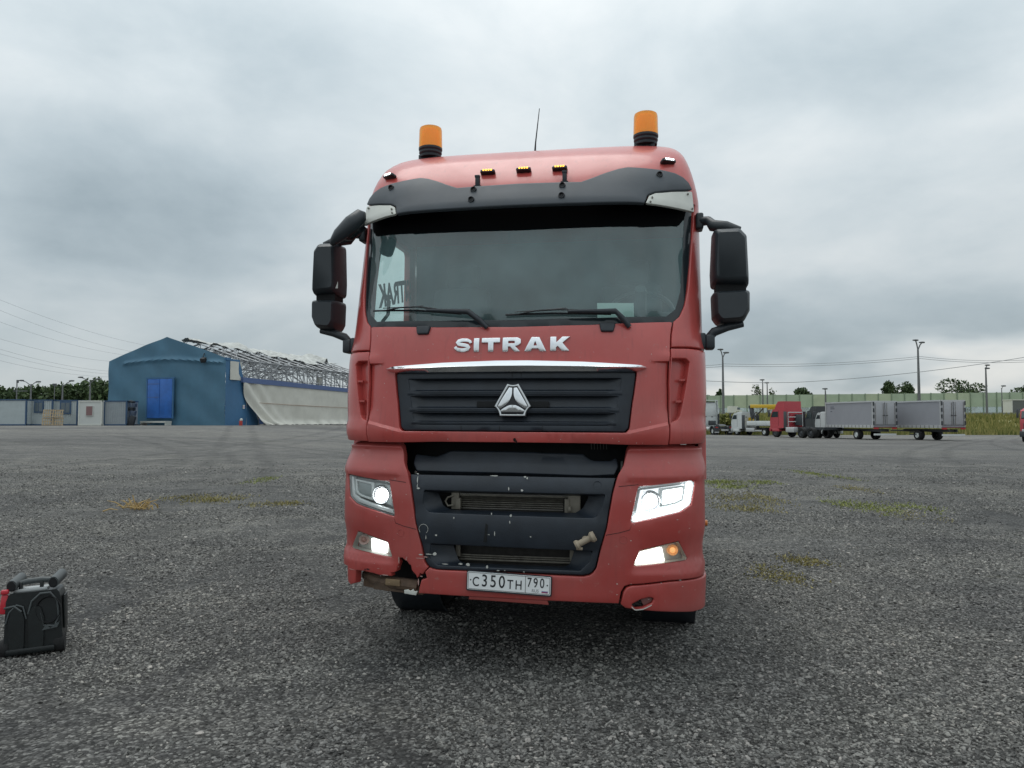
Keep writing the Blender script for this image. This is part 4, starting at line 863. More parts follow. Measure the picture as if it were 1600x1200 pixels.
# ---- mirrors
MIRB = mat('mirror_shell', (.022, .029, .035), .40, bump=.08, bscale=250, dust=.2, vscale=5, dcol=(.055, .065, .07))
def shell(out, yb, yf, c, m, name, parent, k=.80):
    """housing: full outline at the glass side, drawn in and bulging towards the front"""
    vs = []; n = len(out); C = Vector(c)
    for (y, s) in ((yb, .96), (yb - .012, 1.0), (yb - (yb - yf) * .55, .985), (yf + .05, .93), (yf + .018, .86), (yf, k - .04)):
        for p in out: q = C + (Vector(p) - C) * s; vs.append((q.x, y, q.y))
    fs = [(i * n + j, i * n + (j + 1) % n, (i + 1) * n + (j + 1) % n, (i + 1) * n + j) for i in range(5) for j in range(n)] + [tuple(range(n)), tuple(range(5 * n, 6 * n))]
    return mk(name, vs, fs, m, parent, 42, fix=True)
for sg in (1, -1):
    f = lambda l: [(sg * (x if sg > 0 else 1.312 + (x - 1.257) * .78), z) for x, z in l]
    up = fillet([(1.272, 2.842), (1.44, 2.842), (1.486, 2.79), (1.497, 2.52), (1.498, 2.452), (1.262, 2.462), (1.258, 2.56)], [.03, .03, .03, 0, .03, .03, 0])
    lo = fillet([(1.262, 2.428), (1.505, 2.434), (1.503, 2.30), (1.462, 2.222), (1.30, 2.212), (1.268, 2.26)], [.03, .025, 0, .05, .04, .02])
    m = bpy.data.objects.new('side_mirror', None); link(m, truck)
    shell(f(up), .60, .36, (1.38 if sg > 0 else -1.405, 2.65), MIRB, 'mirror_housing', m); shell(f(lo), .60, .37, (1.385 if sg > 0 else -1.408, 2.33), MIRB, 'wide_angle_housing', m)
    MB().box((1.38 if sg > 0 else -1.405, .50, 2.445), (.19 if sg > 0 else .14, .15, .05)).build('mirror_neck', DARK, m)
    for z0, z1 in ((2.48, 2.82), (2.24, 2.41)): MB().box((1.38 if sg > 0 else -1.405, .602, (z0 + z1) / 2), (.19 if sg > 0 else .14, .006, z1 - z0), bev=.002).build('mirror_glass', CHROME, m)
    MB().tube([(sg * 1.19, .60, 2.93), (sg * 1.25, .56, 2.925), (sg * 1.275, .52, 2.88), (sg * 1.36, .49, 2.862), (sg * 1.45, .48, 2.838)], [.035, .030, .04, .038, .018], 10).box((sg * 1.195, .62, 2.93), (.05, .12, .11), bev=.012).build('upper_arm', MIRB, m, 50)
    MB().tube([(sg * 1.24, .48, 2.125), (sg * 1.275, .47, 2.165), (sg * 1.36, .47, 2.195), (sg * 1.46, .48, 2.215)], [.028, .030, .026, .020], 10).box((sg * 1.185, .50, 2.105), (.075, .14, .105), bev=.014).box((sg * 1.248, .49, 2.098), (.06, .12, .095), bev=.012).build('lower_arm', MIRB, m, 50)
    if sg < 0:
        MB().tube([(-1.085, .33, 3.01), (-1.10, .31, 2.995), (-1.16, .28, 2.93), (-1.235, .25, 2.845), (-1.275, .24, 2.795), (-1.288, .24, 2.775)], [.015, .048, .058, .047, .028, .010], 14).build('kerb_mirror', MIRB, truck, 60)
        MB().tube([(-1.16, .45, 3.02), (-1.14, .38, 2.93), (-1.20, .34, 2.87), (-1.27, .34, 2.86)], [.03, .04, .05, .03], 10).build('kerb_mirror_glass', BLK2, truck, 60)
        patch('mirror_chip', [(0, 0), (1, 0), (0, 1)], CHIP, truck, S=lambda s, z, o=0: Vector((-1.293 - .018 * s, .375 - o, 2.50 + .05 * z)), conv=idc, thick=.002, spacing=2, r=.0005)
# ---- marker lights, beacons, aerial
for x, z, ledm in ((-.247, 3.300, LEDA), (.006, 3.302, LEDA), (.257, 3.300, LEDA), (-.990, 3.335, LED), (.985, 3.337, LED)):
    q = onf(x, z, .012); r0 = 0 if abs(x) < .5 else (-.55 if x < 0 else .55)
    m = MB().box(q, (.105, .05, .026), rot=(R(-20), 0, r0), bev=.010).build('marker_light', BLK2, truck)
    for k in (-1.5, -.5, .5, 1.5):
        dd = Euler((R(-20), 0, r0)).to_matrix() @ Vector((k * .018, -.024, .004)); MB().box(q + dd, (.011, .008, .013), bev=.002).build('led', ledm, m)
AM = glass('amber_lens', (1.0, .60, .06), .02, .38, (.95, .50, .04), .1)
for x, y0 in ((.838, .98), (-.806, .98)):
    zb = 3.538 if x > 0 else 3.535
    b = MB().box((x - .01, y0 + .02, zb + .03), (.15, .12, .12), bev=.006).box((x + .05, y0, zb + .02), (.03, .1, .1)).build('beacon_bracket', BLK, truck)
    bs = MB().lathe([(.0, zb + .07), (.082, zb + .072), (.084, zb + .088), (.078, zb + .092), (.088, zb + .104), (.088, zb + .116), (.083, zb + .12), (.0915, zb + .132), (.0915, zb + .146), (.0, zb + .146)], (x, y0, 0), 'z', 36).build('beacon_base', BLK, b)
    MB().lathe([(.0905, zb + .147), (.0895, zb + .19), (.0875, zb + .285), (.083, zb + .303), (.07, zb + .311), (0, zb + .313)], (x, y0, 0), 'z', 36).build('beacon_lens', AM, b)
    MB().lathe([(.0, zb + .155), (.070, zb + .156), (.070, zb + .275), (.062, zb + .29), (0, zb + .292)], (x, y0, 0), 'z', 28).build('beacon_core', mat('amber_core', (.80, .36, .03), .35, emit=(1, .48, .04), estr=.22), b)
MB().tube([(-.04, 1.3, 3.66), (-.036, 1.3, 3.70), (-.030, 1.3, 3.80), (-.0, 1.3, 4.075)], [.016, .010, .006, .003], 6).build('aerial', BLK2, truck, 60)
# ---- underside: axle, wheels, chassis, tanks, coupling
HUB = mat('wheel_steel', (.30, .30, .30), .5, .5, var=.15)
def wheel(x, y, sg, r=.52, w=.30, parent=truck, rim=HUB, tz=.52, grooves=True, n=40):
    prof = [(r * .58, -w / 2 + .02), (r * .9, -w / 2), (r * .975, -w / 2 + .03)]
    if grooves:
        for g in (-.3, -.1, .1, .3): prof += [(r, w * (g - .085)), (r, w * (g + .06)), (r * .975, w * (g + .065)), (r * .975, w * (g + .1))]
    else: prof += [(r, -w * .38), (r, w * .38)]
    prof += [(r * .975, w / 2 - .03), (r * .9, w / 2), (r * .58, w / 2 - .02)]
    wn = bpy.data.objects.new('wheel', None); link(wn, parent); wn.location = (x, y, tz)
    MB().lathe(prof, (0, 0, 0), 'x', n).build('tyre', RUB, wn, 30)
    MB().lathe([(r * .6, -sg * (w / 2 - .02)), (r * .56, sg * (w / 2 - .03)), (r * .50, sg * (w / 2 - .06)), (r * .40, sg * (w / 2 - .10)), (r * .22, sg * (w / 2 - .02)), (r * .18, sg * (w / 2 + .03)), (0, sg * (w / 2 + .04))], (0, 0, 0), 'x', 24).build('rim', rim, wn, 40)
for sg in (1, -1):
    wheel(1.03 if sg > 0 else -.965, 1.76 if sg > 0 else 1.88, sg)
    for y in (5.0,): wheel(sg * 1.05, y, sg); wheel(sg * .72, y, sg)
    MB().lathe([(.60, -.2), (.62, -.2), (.62, .2), (.60, .2)], (sg * 1.0, 1.82, .56), 'x', 32).build('wheel_arch', BLK, truck, 30)
    MB().box((sg * .40, 3.7, .95), (.09, 6.0, .27)).build('chassis_rail', GUNM, truck)
    MB().tube([(sg * 1.0, 2.65, .75), (sg * 1.0, 3.9, .75)], .33, 20).build('fuel_tank', STEEL, truck, 40)
    MB().lathe([(.57, -.33), (.60, -.33), (.60, .33), (.57, .33)], (sg * .92, 5.0, .6), 'x', 24).build('rear_mudguard', BLK, truck, 30)
MB().box((0, 1.82, .52), (1.9, .14, .14), bev=.03).build('front_axle', GUNM, truck)
MB().box((0, 1.9, .50), (1.45, 2.9, .10)).build('shade_plate', DARK, truck)  # unseen plate added to block light and deepen the shade under the truck
for sg in (1, -1): MB().box((sg * .98, 2.52, .62), (.5, .04, .85), rot=(R(-12), 0, 0)).build('mud_flap', RUB, truck)  # unseen flaps, added to keep light off the ground beneath
MB().tube([(-.85, 1.98, .48), (.85, 1.98, .48)], .025, 8).build('track_rod', GUNM, truck)
MB().box((0, 1.2, .85), (1.0, 1.4, .5)).build('engine_block', DARK, truck); MB().box((0, 5.0, .52), (1.6, .2, .2), bev=.05).build('rear_axle', GUNM, truck)
MB().lathe([(0, 1.14), (.45, 1.14), (.46, 1.18), (0, 1.19)], (0, 4.8, 0), 'z', 30).build('fifth_wheel', STEEL, truck)

# ================================================================== LEFT: tent hall, cabins, pallets
BLUE = mat('blue_membrane', (.060, .155, .235), .6, var=.14, vscale=.5, dust=.25, dcol=(.10, .20, .26))
BLUE2 = mat('blue_door', (.025, .125, .42), .5, var=.18, vscale=1.2)
BLUED = mat('blue_membrane_shaded', (.045, .14, .27), .6, var=.12, vscale=.6)  # membrane blue with the side wall's shade put into the colour
TARP = mat('cream_tarp', (.60, .59, .53), .7, var=.08, vscale=.8, dust=.3, dcol=(.38, .37, .33))
GALV = mat('galvanised_truss', (.30, .31, .32), .5, .5, var=.2, vscale=4)
BANDB = mat('blue_band', (.085, .13, .27), .6, var=.1)
hx, hy = -30.6, 82.0; HB = 1.03
hall = thing('tent_hall', 'blue storage hall with a pitched gable whose rear half is a torn open steel skeleton', 'hall', (hx, hy, HB), R(-16.7))
GW, EH, RH, HL = 15.5, 7.2, 9.75, 31.0
def grid(name, P, nu, nv, m, parent, ang=60):
    vs = [P(i / nu, j / nv) for j in range(nv + 1) for i in range(nu + 1)]; n = nu + 1
    return mk(name, vs, [(j * n + i, j * n + i + 1, (j + 1) * n + i + 1, (j + 1) * n + i) for j in range(nv) for i in range(nu)], m, parent, ang)
def gab_top(u):   # x from -GW to 0
    x = -GW + GW * u; t = 1 - abs(x + GW / 2) / (GW / 2); return EH + (RH - EH) * (t ** .92)
def gabP(u, v):
    x = -GW + GW * u; z = gab_top(u) * v; s = z / RH
    sag = .10 * math.sin(x * 1.3 + z) * math.sin(z * .8) + (.25 * math.exp(-((z - 7.0 - .25 * math.cos((x + GW / 2) * .35)) / .16) ** 2) if 2 < u * GW < 15 else 0)
    return (x, -sag, z)
grid('gable_membrane', gabP, 60, 48, BLUE, hall, 40)
grid('side_membrane', lambda u, v: (.02 + .06 * math.sin(v * 9) * min(1, u * 4), -.05 + u * (2.3 + 3.9 * (1 - v) ** 1.3), v * EH), 10, 14, BLUED, hall, 60)
MB().box((-.05, .35, EH - .05), (.3, .7, .3)).build('eave_corner', BLUED, hall)
grid('loose_flap', lambda u, v: (.12 + .1 * math.sin(u * 5), .55 + u * 2.1, EH - .25 - v * 2.0), 4, 4, TARP, hall)
dx = -8.15
dr = MB().box((dx, -.34, 2.95), (3.3, .10, 4.3)).build('hall_door', BLUE2, hall)
for sx in (-1, 1): MB().box((dx + sx * .83, -.41, 2.95), (1.58, .05, 4.2), bev=.01).build('door_leaf', BLUE2, dr)
for z in (4.55, 3.1): MB().box((dx - .83, -.44, z), (1.56, .03, .06)).build('door_rail', BANDB, dr)
MB().box((dx, -.34, 5.2), (3.8, .16, .14)).build('door_lintel', BLUED, hall)
for sx in (-1, 1): MB().box((dx + sx * 1.74, -.36, 2.95), (.14, .16, 4.4)).build('door_frame', BLUED, hall)
st = MB().box((dx, -.9, .40), (3.3, 1.0, .18)).box((dx - 1.6, -.9, .18), (.10, .9, .36)).box((dx + 1.6, -.9, .18), (.10, .9, .36)).build('door_step', WHITE, hall)
MB().box((-2.6, -.35, 7.05), (.55, .5, .5), rot=(R(25), 0, 0), bev=.06).tube([(-2.75, -.05, 7.8), (-2.7, -.3, 7.4)], .05, 6).build('flood_lamp', GUNM, hall)
# lattice frames along the uncovered part
def seg(mb, a, b, r=.055): mb.tube([a, b], r, 4, False)
def chord(y, off):
    pts = [(0 - off, y, 0), (0 - off, y, EH - off * .5)]
    for k in range(1, 10):
        x = -GW * k / 10; t = 1 - abs(x + GW / 2) / (GW / 2); pts.append((x, y, EH + (RH - EH) * t - off))
    pts += [(-GW + off, y, EH - off * .5), (-GW + off, y, 0)]; return [Vector(p) for p in pts]
ys_ = [3.6 + 2.3 * k for k in range(13)]
for y in ys_:
    mb = MB(); A, B = chord(y, .0), chord(y, .85)
    def dens(l):
        o = []
        for a, b in zip(l[:-1], l[1:]):
            n = max(1, round((b - a).length / 1.1)); o += [a.lerp(b, k / n) for k in range(n)]
        return o + [l[-1]]
    A2 = dens(A); B2 = dens(B)
    for l in (A2, B2):
        for a, b in zip(l[:-1], l[1:]): seg(mb, a, b, .075)
    m = min(len(A2), len(B2))
    for k in range(m - 1):
        if k % 2: seg(mb, A2[k], B2[k + 1])
        else: seg(mb, B2[k], A2[k + 1])
        seg(mb, A2[k], B2[k], .035)
    mb.build('roof_truss', GALV, hall, 0)
for x in (0, -2.9, -GW / 2, -12.4, -GW):
    t = 1 - abs(x + GW / 2) / (GW / 2); z = EH + (RH - EH) * t; mb = MB()
    for o in (0, .8): seg(mb, (x, 3.5, z - o), (x, HL, z - o), .05)
    if x in (0, -GW):
        for k in range(18): seg(mb, (x, 4 + 1.5 * k, z - (.8 if k % 2 else 0)), (x, 5.5 + 1.5 * k, z - (0 if k % 2 else .8)), .045)
    mb.build('purlin', GALV, hall, 0)
for x in (-.1, -GW + .1):
    mb = MB()
    for z in (5.3, 6.2): seg(mb, (x, 3.5, z), (x, HL, z), .05)
    for k in range(9):
        y = 4 + 3 * k; seg(mb, (x, y, 4.6), (x, y + 3, EH), .045); seg(mb, (x, y + 3, 4.6), (x, y, EH), .045); seg(mb, (x, y + 1.5, 4.5), (x, y + 1.5, EH), .04)
    mb.build('wall_brace', GALV, hall, 0)
# hanging cream wall sheet, its blue band and the crumpled roof skin
def tarpP(u, v):
    zt_ = 4.75 - .25 * u; y0 = 2.6 + (1 - v) * 1.2 + 1.6 * (1 - v) ** 3 ; y = y0 + u * (HL - y0)
    z = zt_ * v; fold = .16 * math.sin(7 * u * 6.28 * .3 + v * 4) * (1 - v)
    near = math.exp(-(u / .16) ** 2) * (.35 * math.sin(v * 7 + u * 70) * (1 - v * .6) + .8 * (1 - v) ** 2)
    foot = .5 * max(0, 1 - v * 9) * (1 + .6 * math.sin(u * 60))
    return (.25 + fold * .5 + near + foot, y, z + (.10 * abs(math.sin(u * 90)) if v < .03 else 0))
grid('wall_tarp', tarpP, 90, 22, TARP, hall, 60)
MB().prism([(2.5, 4.72), (HL, 4.42), (HL, 4.95), (2.5, 5.30)], .05, .38).build('tarp_band', BANDB, hall)
MB().tube([(.5, 4.5, 2.55), (.36, 12, 2.42), (.36, 20, 2.35), (.36, HL, 2.25)], .03, 5).build('tarp_seam', mat('rust_stain', (.30, .19, .13), .8), hall, 60)
grid('far_wall_sheet', lambda u, v: (-GW - .1, 3 + u * 15, v * 5.1), 6, 4, TARP, hall)
grid('far_wall_blue', lambda u, v: (-GW + .2, 17 + u * 15, v * 5.4), 6, 4, mat('deep_blue', (.03, .075, .20), .6), hall)
MB().tube([(-3, 24, 0), (-3, 24, 6.5)], .38, 10).build('inner_column', TARP, hall, 50)
rs = np.random.default_rng(3)
def crumP(u, v):
    y = 3 + u * (HL - 3); x = -GW / 2 - .6 + v * (.8 + 4.2 * sstep(.05, .35, u) + 1.0 * math.sin(u * 11 + 1) + .5 * math.sin(u * 31)); base = RH - abs(x + GW / 2) / (GW / 2) * (RH - EH)
    h = .22 + .16 * math.sin(u * 23 + v * 3) * math.sin(v * 3.1) + .10 * math.sin(u * 57 + v * 7) * v + .75 * math.exp(-((u - .26) / .035) ** 2) * math.sin(v * 3.1) + .9 * math.exp(-((u - .86) / .02) ** 2) * (v > .3)
    return (x, y, base + h * (.4 + .6 * v) + rs.normal(0, .05))
grid('crumpled_roof_sheet', crumP, 80, 9, mat('grey_sheet', (.42, .43, .41), .7, var=.35, vscale=1.2), hall, 70)
for k in range(26):
    y = 4 + k * 1.0 + rs.normal(0, .4); mb = MB(); seg(mb, (rs.normal(-4.5, 1.2), y, EH + 1.0 + rs.normal(0, .3)), (rs.normal(-.6, .4), y + rs.normal(0, 2.4), EH - 1.6 + rs.normal(0, .7)), .06); mb.build('bent_bar', GALV, hall, 0)
# site cabins
CAB1 = mat('cabin_pale', (.40, .45, .46), .55, var=.08, vscale=1.5, dust=.2, dcol=(.3, .31, .29)); CAB2 = mat('cabin_blue_trim', (.04, .085, .16), .5, var=.15)
CAB3 = mat('cabin_white', (.56, .58, .56), .5, var=.07, dust=.25, vscale=1.2, dcol=(.36, .34, .28)); CAB4 = mat('cabin_grey', (.30, .335, .36), .5, var=.1, vscale=1.5, dust=.2, dcol=(.22, .2, .17))
PANE = mat('cabin_pane', (.10, .13, .15), .15, coat=.3)
def cabin(px0, px1, pyt, Y, m, label, rib=True, win=None, trim=CAB2, wcol=PANE, depth=2.4):
    a = at(px0, 664, Y); b = at(px1, 664, Y); w = b.x - a.x; zb = zt(a.x, Y); h = at(px0, pyt, Y).z - zb
    t = thing('site_cabin', label, 'cabin', ((a.x + b.x) / 2, Y, zb), 0, 'site cabins beside the hall')
    MB().box((0, depth / 2, h / 2), (w - .1, depth, h - .1)).build('cabin_wall', m, t)
    for sx in (-1, 1): MB().box((sx * (w / 2 - .06), .02, h / 2), (.12, .16, h)).build('corner_post', trim, t)
    MB().box((0, depth / 2 - .02, h - .05), (w, depth + .12, .12)).build('cabin_roof', trim, t); MB().box((0, depth / 2 - .02, .08), (w, depth + .1, .14)).build('base_rail', trim, t)
    if rib:
        n = int(w / .22)
        for k in range(n): MB().box((-w / 2 + .2 + k * (w - .4) / max(1, n - 1), -.012, h / 2), (.08, .05, h - .3)).build('wall_rib', m, t)
    if win:
        for (wx0, wx1, wy0, wy1) in win:
            p0 = at(wx0, wy1, Y); p1 = at(wx1, wy0, Y); c = ((p0.x + p1.x) / 2 - t.location.x, -.06, (p0.z + p1.z) / 2 - zb); ww = p1.x - p0.x; hh = p1.z - p0.z
            f = MB().box(c, (ww, .12, hh)).build('window', trim if wcol is PANE else m, t)
            if wcol is PANE:
                for s in (-1, 1): MB().box((c[0] + s * ww * .21, -.125, c[2]), (ww * .36, .03, hh * .78)).build('pane', PANE, f)
            else: MB().box((c[0], -.125, c[2]), (ww * .9, .03, hh * .9)).build('window_cover', wcol, f)
    return t
cabin(-24, 41, 624, 80, CAB1, 'pale grey cabin at the far left with no window', False)
cabin(41.5, 82, 624.5, 81, CAB1, 'pale ribbed cabin with a window beside tipped pallets', True, [(54, 69, 627, 645)])
cabin(83, 121, 625, 81.5, CAB1, 'ribbed cabin with a blue framed window next to the white cabin', True, [(94, 112, 627, 647), ])
cabin(122, 159, 626, 80, CAB3, 'white cabin with a reddish boarded window', False, [(135, 146, 634, 650)], WHITE, mat('red_board', (.22, .13, .13), .7))
cabin(162, 198, 626, 80.5, CAB4, 'grey corrugated cabin nearest the blue hall', True)
jk = at(203, 664, 80.5); jb = thing('junk_stack', 'dark heap of dumped gear between grey cabin and blue hall', 'gear', (jk.x, 81, zt(jk.x, 81)))
for k, (dx_, dz_, w_, h_) in enumerate(((0, .5, .55, 1.0), (.15, 1.3, .4, .5), (-.1, 1.75, .5, .35), (.22, 2.15, .3, .4), (-.05, 2.5, .45, .22))): MB().box((dx_, rs.normal(0, .1), dz_), (w_, .6, h_), rot=(0, R(rs.normal(0, 7)), R(rs.normal(0, 15))), bev=.04).build('dumped_piece', mat('dark_junk%d' % (k % 2), ((.02, .024, .03), (.05, .07, .11))[k % 2], .6), jb)
MB().tube([(.5, -.4, .06), (1.3, -.5, .12), (2.3, -.6, .25)], .05, 6).build('dumped_pole', GUNM, jb)
PAL = mat('pallet_wood', (.40, .31, .20), .8, var=.25, vscale=3)
def pallet(x, y, z, rz, tilt, label):
    t = thing('wooden_pallet', label, 'pallet', (x, y, z), rz, 'pallets leaning on the cabins'); t.rotation_euler = (R(90 + tilt), 0, rz)
    for k in range(5): MB().box((-.48 + k * .24, .4, .06), (.12, .8, .022)).build('slat', PAL, t)
    for yy in (.06, .4, .74): MB().box((0, yy, 0), (1.1, .09, .09)).build('bearer', PAL, t)
    return t
pz0 = at(74, 664, 79)
for k, (ox, oz, rz, lb) in enumerate(((0, .02, 4, 'lower wooden pallet left of the pair under the cabin window'), (.05, .86, 2, 'upper wooden pallet left of the pair under the cabin window'), (1.05, .02, -5, 'lower wooden pallet of the right, darker stack'), (1.0, .84, -3, 'upper wooden pallet of the right, darker stack'))):
    pallet(pz0.x + ox, 79 + k * .02, zt(pz0.x, 79) + oz, R(rz), -8, lb)
ex_ = at(373, 664, 80); e = thing('fire_extinguisher', 'small red and white extinguisher standing by the hall corner', 'extinguisher', (ex_.x, 80.6, zt(ex_.x, 80.6)))
MB().lathe([(0, 0), (.16, 0), (.17, .1), (.17, .45), (.1, .52), (0, .52)], (0, 0, 0), 'z', 16).build('cylinder', mat('ext_red', (.45, .05, .04), .4), e); MB().lathe([(0, .52), (.15, .53), (.15, .68), (.05, .74), (0, .74)], (.05, 0, 0), 'z', 12).build('cap', WHITE, e)
sg_ = MB().box((.12, 3.0, 2.05), (.03, .34, .42)).build('notice_board', WHITE, hall); MB().box((.14, 3.0, 2.05), (.01, .2, .16)).build('notice_mark', mat('notice_mark', (.45, .3, .5), .6), sg_)

# ================================================================== trees
def leafmat(name, c0, c1):
    m = bpy.data.materials.new(name); m.use_nodes = True; nt = m.node_tree; b = nt.nodes['Principled BSDF']; b.inputs['Roughness'].default_value = .7; b.inputs['Specular IOR Level'].default_value = .2
    g = nt.nodes.new('ShaderNodeNewGeometry'); cr = nt.nodes.new('ShaderNodeValToRGB'); nt.links.new(g.outputs['Random Per Island'], cr.inputs[0])
    cr.color_ramp.elements[0].color = (*c0, 1); cr.color_ramp.elements[1].color = (*c1, 1); nt.links.new(cr.outputs[0], b.inputs['Base Color']); return m
LEAF = leafmat('leaves_dark', (.028, .05, .022), (.085, .125, .05)); LEAF2 = leafmat('leaves_mid', (.045, .075, .03), (.11, .14, .06)); BARK = mat('bark', (.07, .06, .05), .9)
def crown_mesh(name, blobs, nleaf, size, m, parent, seed):
    r = np.random.default_rng(seed); V = []; 
    vol = np.array([b[3] * b[4] for b in blobs]); cnt = (nleaf * vol / vol.sum()).astype(int)
    for b, c in zip(blobs, cnt):
        d = r.normal(0, 1, (c, 3)); d /= np.linalg.norm(d, axis=1)[:, None]; rad = (.55 + .5 * r.random(c) ** .6)[:, None]
        P = np.array(b[:3]) + d * rad * np.array([b[3], b[3], b[4]]) + r.normal(0, size * .4, (c, 3))
        a = r.normal(0, 1, (c, 3)); a /= np.linalg.norm(a, axis=1)[:, None]; e = np.cross(a, r.normal(0, 1, (c, 3))); e /= np.linalg.norm(e, axis=1)[:, None]
        s = size * (.5 + r.random(c))[:, None]
        V.append(np.stack([P - a * s, P + e * s * .6, P + a * s, P - e * s * .6], 1))
    V = np.concatenate(V).reshape(-1, 3); n = len(V) // 4
    return mk(name, V, [(4 * i, 4 * i + 1, 4 * i + 2, 4 * i + 3) for i in range(n)], m, parent, 0)
def tree(x, y, z, h, w, label, m=LEAF, seed=1, group=None, n=900, name='tree', leaf=.34):
    r = np.random.default_rng(seed); t = thing(name, label, 'tree', (x, y, z), 0, group)
    mb = MB().tube([(0, 0, -.5), (r.normal(0, .1), 0, h * .4), (r.normal(0, .2), 0, h * .8)], [h * .022, h * .016, h * .006], 7)
    for k in range(4): mb.tube([(0, 0, h * (.3 + .1 * k)), (r.normal(0, w * .25), r.normal(0, w * .2), h * (.55 + .1 * k))], [h * .009, h * .003], 5)
    mb.build('trunk', BARK, t)
    bl = [(r.normal(0, w * .22), r.normal(0, w * .2), h * (.32 + .55 * r.random()), w * (.2 + .16 * r.random()), h * (.11 + .09 * r.random())) for _ in range(9)] + [(0, 0, h * .85, w * .18, h * .14)]
    crown_mesh('crown', bl, n, leaf, m, t, seed); return t
# wood behind the cabins reads as one mass
bl = []
r_ = np.random.default_rng(11)
for k in range(46):
    px = -60 + k * 6.2; Y = 150 + r_.random() * 25; top = float(np.interp(px, [-60, 0, 40, 60, 100, 130, 150, 170, 250], [608, 606, 610, 606, 604, 600, 594, 600, 606])) + r_.normal(0, 2.5)
    p = at(px, top, Y); base = 1.0; H = p.z - base
    bl += [(p.x, Y, base + H * .84, 2.0 + r_.random(), H * .17), (p.x + r_.normal(0, 1.2), Y - .5, base + H * .55, 2.6, H * .26), (p.x + r_.normal(0, 1.5), Y - 1, base + H * .25, 3.0, H * .24)]
tag(crown_mesh('woodland', bl, 24000, .42, LEAF, None, 5), kind='stuff')
bl = []
for k in range(90):
    p = at(395 + k * 7.9, 614 + r_.normal(0, 2), 185 + r_.random() * 20); H = p.z
    bl += [(p.x, p.y, H * .8, 3.0 + r_.random(), H * .2), (p.x + r_.normal(0, 1.2), p.y - .5, H * .4, 3.4, H * .38)]
tag(crown_mesh('woodland', bl, 16000, .6, LEAF, None, 6), kind='stuff')
# ================================================================== lamp posts and wires
POLE = mat('pole_grey', (.16, .165, .17), .5, .3); LAMPH = mat('lamp_head', (.09, .095, .1), .5)
def lamp_post(px, ptop, Y, arms, label, group, r=.10, base=None, name='street_lamp', headz=.15):
    b = at(px, 655, Y); zb = zt(b.x, Y) if base is None else base; top = at(px, ptop, Y).z
    t = thing(name, label, 'lamp post', (b.x, Y, zb), 0, group)
    MB().tube([(0, 0, 0), (0, 0, (top - zb) * .55), (0, 0, top - zb)], [r * 1.3, r * 1.1, r * .7], 8).build('pole', POLE, t, 50)
    for (ax, ay) in arms:
        p = at(ax, ay, Y); d = Vector((p.x - b.x, 0, p.z - zb)); s = Vector((0, 0, top - zb - .3))
        MB().tube([s, s.lerp(d, .5) + Vector((0, 0, .18)), d], r * .5, 6).build('arm', POLE, t, 50)
        MB().lathe([(0, -.5), (headz * .6, -.42), (headz, 0), (headz * .8, .38), (0, .5)], (0, 0, 0), 'x', 10).build('lamp_head', LAMPH, t).location = d
    return t
lamp_post(47, 600, 130, [(33.5, 594.5), (60, 596.5)], 'twin armed lamp over the cabin roofs, second post from the left', 'lamp posts behind the cabins', .14)
lamp_post(96.5, 602, 130, [(112, 595)], 'single armed lamp behind the ribbed cabin', 'lamp posts behind the cabins', .14)
lamp_post(139.5, 596, 130, [(126, 589.5), (154, 592)], 'twin armed lamp with striped shaft behind the white cabin', 'lamp posts behind the cabins', .14)
p_ = thing('signal_mast', 'thin mast with a cross bar at the far left behind the pale cabin', 'mast', (at(25, 650, 130).x, 130, 1.05)); tz_ = at(25, 596, 130).z - 1.05
MB().tube([(0, 0, 0), (0, 0, tz_)], .09, 6).build('pole', POLE, p_, 50); MB().box((.6, 0, tz_ * .55 + 1.6), (2.4, .1, .12)).build('cross_bar', POLE, p_); MB().box((.1, 0, tz_), (.3, .2, .5)).build('mast_head', LAMPH, p_)
p_ = thing('thin_mast', 'thin pale mast with small top box among the trees', 'mast', (at(84, 650, 140).x, 140, 1.05)); tz_ = at(84, 601, 140).z - 1.05
MB().tube([(0, 0, 0), (0, 0, tz_)], .06, 6).build('pole', POLE, p_, 50); MB().box((0, 0, tz_), (.7, .2, .4)).build('top_box', LAMPH, p_)
WIRE = mat('wire', (.24, .25, .26), .6)
def wire(name, pts, label, group, r=.03):
    """pts: (px,py,distance) ends; sags a little between"""
    a, b = at(*pts[0]), at(*pts[1]); sag = pts[2]
    q = [a.lerp(b, k / 14) + Vector((0, 0, -sag * 4 * (k / 14) * (1 - k / 14))) for k in range(15)]
    o = MB().tube(q, r, 4, False).build(name, WIRE, None, 0); tag(o, label, 'cable', group); return o
for k, (x0, y0, x1, y1) in enumerate(((-40, 452, 235, 541), (-40, 468, 215, 551), (-40, 488, 205, 556), (-40, 517, 195, 566), (-40, 533, 190, 581), (-40, 541, 190, 585), (-40, 553, 190, 589))):
    wire('overhead_cable', [(x0, y0, 120), (x1, y1, 175), 1.0], ('topmost thin cable', 'second thin cable from the top', 'third thin cable from the top', 'middle cable of the seven, with wide gaps either side', 'third thin cable from the bottom', 'second thin cable from the bottom', 'lowest thin cable')[k] + ' slanting down to the blue hall', 'cables over the hall', .017)
